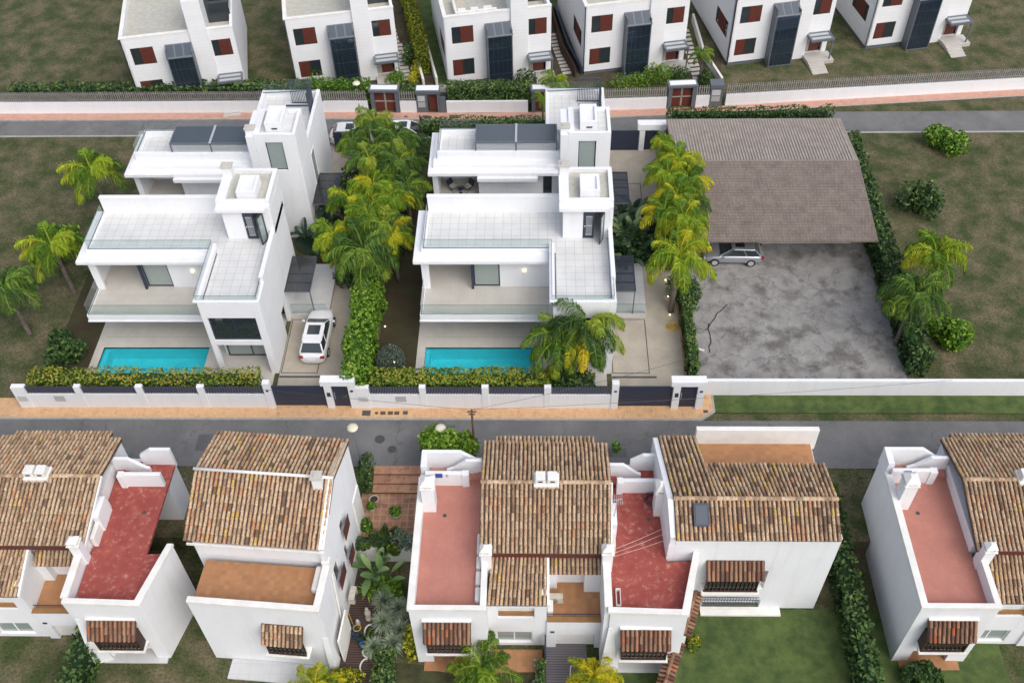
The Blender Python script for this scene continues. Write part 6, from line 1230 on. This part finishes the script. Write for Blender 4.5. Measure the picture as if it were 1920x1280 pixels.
# broad leaved and spiky plants
broadplant(706, 1082, -2.0, 'large banana plant with pale green paddle leaves by the retaining wall', 'banana', 1, 15, 2.5, .42, e=(.85,1.45), bend=.95)
broadplant(588, 455, 0, 'dark banana-like plant at the left edge below the tall side window', 'strel', 2, 22, 2.6, .55, 'bird_of_paradise', spread=.6); broadplant(596, 412, 0, 'dark broad leaf clump in the corner by the neighbouring villa wall', 'strel', 3, 18, 2.4, .5, 'bird_of_paradise', spread=.5)
for x, y, s, l in ((1182,452,4,'pale-tipped bird of paradise clump right of the front villa'),(1168,425,5,'dark bird of paradise clump against the stair tower side'),(1205,420,6,'dark bird of paradise clump under the yellow palms'),(1175,485,7,'low dark clump just behind the smoked side canopy')):
    broadplant(x, y, 0, l, 'strel' if s != 4 else 'banana', s, 24, 2.5, .5, 'bird_of_paradise', spread=.6, group='bird of paradise clumps')
def fern(px, py, z, label, kind, seed, sc, name='sago_palm', **k):
    c = P(px, py, z); o = tag(obj_from(crown_mesh(kind, seed, **k), name, None, None, tuple(c)), label, 'plant'); o.scale = (sc,)*3; return o
fern(724, 1015, -.25, 'dark green sago palm in the bed below the terracotta court', 'palmgreen', 51, .52, L=2.3, nf=30, leaf=.42, tint=.15, droop=.15, bend=.9, stiff=.6, up=1.3, low=.1, pairs=48)
fern(688, 1200, -1.9, 'low green fern-like palm behind the blue pot', 'palmgreen', 52, .4, L=2.3, nf=14, leaf=.5, tint=.15)
for i, (x, y, z, r, l) in enumerate(((722,1125,-1.9,.85,'large grey-green yucca at the top of the spiky group'),(748,1140,-1.9,.8,'yucca leaning towards the red terrace block'),(720,1165,-1.9,.8,'yucca in the middle of the spiky group'),(752,1180,-1.9,.8,'yucca at the right of the spiky group'),(738,1205,-1.9,.8,'yucca above the tidy green hedge'),(702,1212,-1.9,.72,'bluish agave nearest the blue pot'))):
    spiky(x, y+8, z, l, r*1.05, 280, 60+i, group='yuccas along the deck', stem=.45, width=.03, base=.6)
spiky(690, 1112, -2, 'pale narrow-leaved spiky plant at the deck edge', .7, 80, 70, 'bright', base=.5)
for x, y, r, sd, l, m_, z, kw in ((690,905,(.6,1.3,1.4),71,'clipped green bush against the tall gable wall','hedgedark',-.6,dict(base=.55)),(688,990,(.4,.4,.5),72,'glossy dark green round plant by the court edge','bright',-.5,dict(base=.25)),(757,1022,(.75,.6,.9),73,'grey-green small olive-like shrub near the terrace block','agave',-.4,dict(base=.25,size=.09)),
    (678,1022,(.6,.4,.4),74,'low dry shrub along the iron railing','hedgedark',-.5,dict(base=.7)),(738,1035,(.4,.3,.5),75,'dry brownish shrub in the middle of the railing','flowers',-.5,dict(base=.2)),
    (728,1112,(.95,.8,.7),76,'bright green leafy shrub below the banana plant','bright',-2,dict(base=.45)),(775,1215,(.45,1.0,1.0),77,'yellow-flowering shrub against the front left terrace block','flowers',-2,dict(base=.55)),
    (650,1275,(1.0,.5,.6),78,'yellow-flowering shrub at the foot of the brown deck','flowers',-2,dict(base=.55)),(800,1225,(.5,.3,.5),79,'small green climber at the porch corner','hedgedark',-2,dict(base=.6)),
    (1298,1205,(.35,.6,.6),80,'yellow-green shrub on the lawn beside the tile-topped wall','flowers',-2,dict(base=.45)),(1293,1150,(.3,.5,.6),81,'green shrub higher up beside the tile-topped wall','bright',-2,dict(base=.5)),(684,1025,(.3,.3,.3),82,'tiny dark shrub against the railing foot','hedgedark',-.5,dict(base=.4))):
    bush(x, y, r, sd, l, m_, z, n=1100, **kw)
hedge([(-9.2,-8.0,18,25.3,-2,-1.0)], 84, 'low dense green hedge between the brown deck and the dark lawn', 'hedgedark', base=.55, dens=110); hedge([(-.15,.35,20,24.6,-2,-.9)], 85, 'narrow clipped hedge left of the grey ramp', 'hedgedark', base=.65, dens=120)
bush(1155, 845, (.3,.3,.5), 86, 'tip of a green plant showing beside the tile roof at the road edge', 'bright', .5, n=150, lobes=1)
for i, (x, y, r_, l) in enumerate(((-33,46,1.2,'rounded shrub in the open ground left of the far villa'),(-37,56,1.5,'broad shrub at the far left below the rear street'),(-30.5,66,1.3,'shrub at the far left beside the rear street'),(28.5,47,1.3,'rounded shrub beyond the hedge of the cracked yard'),
        (29,61,1.6,'broad shrub at the far right below the rear street'),(33,68,1.3,'shrub at the far right beside the rear street'),(21,24,1.0,'shrub on the lawn at the far right'))):
    fm = FM(); rg3 = np.random.default_rng(200+i)
    for k in range(5): ballleaves(fm, (rg3.normal()*r_*.4, rg3.normal()*r_*.4, r_*.7), (r_*.7, r_*.7, r_*.7), rg3, 320, .2)
    tag(obj_from(fm, 'shrub', M['bright' if i % 2 else 'hedgedark'], None, (x, y, -2 if y < 30 else 0)), l, 'shrub')
c = P(1262, 612, .1); q = MB(); rg4 = random.Random(9)
for k in range(8): rr = .15+rg4.random()*.25; ox, oy = rg4.uniform(-.15,.15), rg4.uniform(-.15,.15); q.tube([(c.x+ox+rr*math.cos(j*.5236), c.y+oy+rr*math.sin(j*.5236)*.8, .02+.025*k) for j in range(13)], .02, 4)
single('hose_coil', q, M['yellow'], 'untidy coil of orange-yellow hose at the right edge of the sandy drive', 'hose')
for sd, (x, y), l in ((1,(1322,600),'black hose looping over the cracked yard, farther one'),(2,(1330,640),'black hose looping over the cracked yard, nearer one')):
    c = P(x, y, 0); rg4 = random.Random(sd); a = 0; px_, py_ = c.x-.1, c.y-1.0; pts = []
    for k in range(15): pts.append((px_, py_, .035)); a += rg4.uniform(-.5,.5); px_ = max(c.x-.5, px_+.2*math.cos(a+.9)); py_ += .2*math.sin(a+1.2)
    single('black_hose', MB().tube(pts, .03, 5), M['rubber'], l, 'hose')
c = P(1313, 655, .05); single('white_pipe', MB().tube([(c.x-.35,c.y+.15,.06),(c.x+.25,c.y-.1,.06)], .07, 7), M['copn'], 'short white pipe lying beside the narrow hedge on the cracked yard', 'pipe')
# beyond the photograph's left and right edges the same street goes on
for i, (x, y, z, sc, l) in enumerate(((-34,52,4.6,1.0,'palm beside the left neighbour villa'),(-36,48,4.4,1.0,'palm at the far left by the neighbour drive'),(-33.5,60,4.8,1.0,'palm behind the left neighbour villa'),(24.5,47,4.8,1.0,'palm at the far side of the cracked yard'),(27,51,4.6,1.0,'second palm at the far side of the cracked yard'))):
    t = thing('palm_tree', l, 'palm tree', (x, y, 0)); part('trunk', MB().tube([(0,0,0),(0,0,z)], .18, 8, 0, .12), M['bark'], t, local=True); o = obj_from(crown_mesh('palmgreen' if i % 2 else 'palmlime', 1 if i % 2 else 5, **big), 'crown', None, t, (0,0,z))
hedge([(24.5,25.8,44,68,0,2.4)], 91, 'hedge closing the far side of the cracked yard', 'hedgedark', dens=35, size=.2)
hedge([(-26,-24.8,12,35,-2,.2)], 92, 'hedge in the lower gardens at the far left', 'hedgedark', dens=30, size=.2)
hedge([(17.2,18.4,12,35.5,-2,.2)], 93, 'hedge in the lower gardens at the far right', 'hedgedark', dens=30, size=.2)
for dx, l in ((-28.6,'white tiled townhouse pair beyond the left garden hedge'),(26.5,'white tiled townhouse pair beyond the right garden hedge')): copy_at(ch_, dx, .3, label=l)
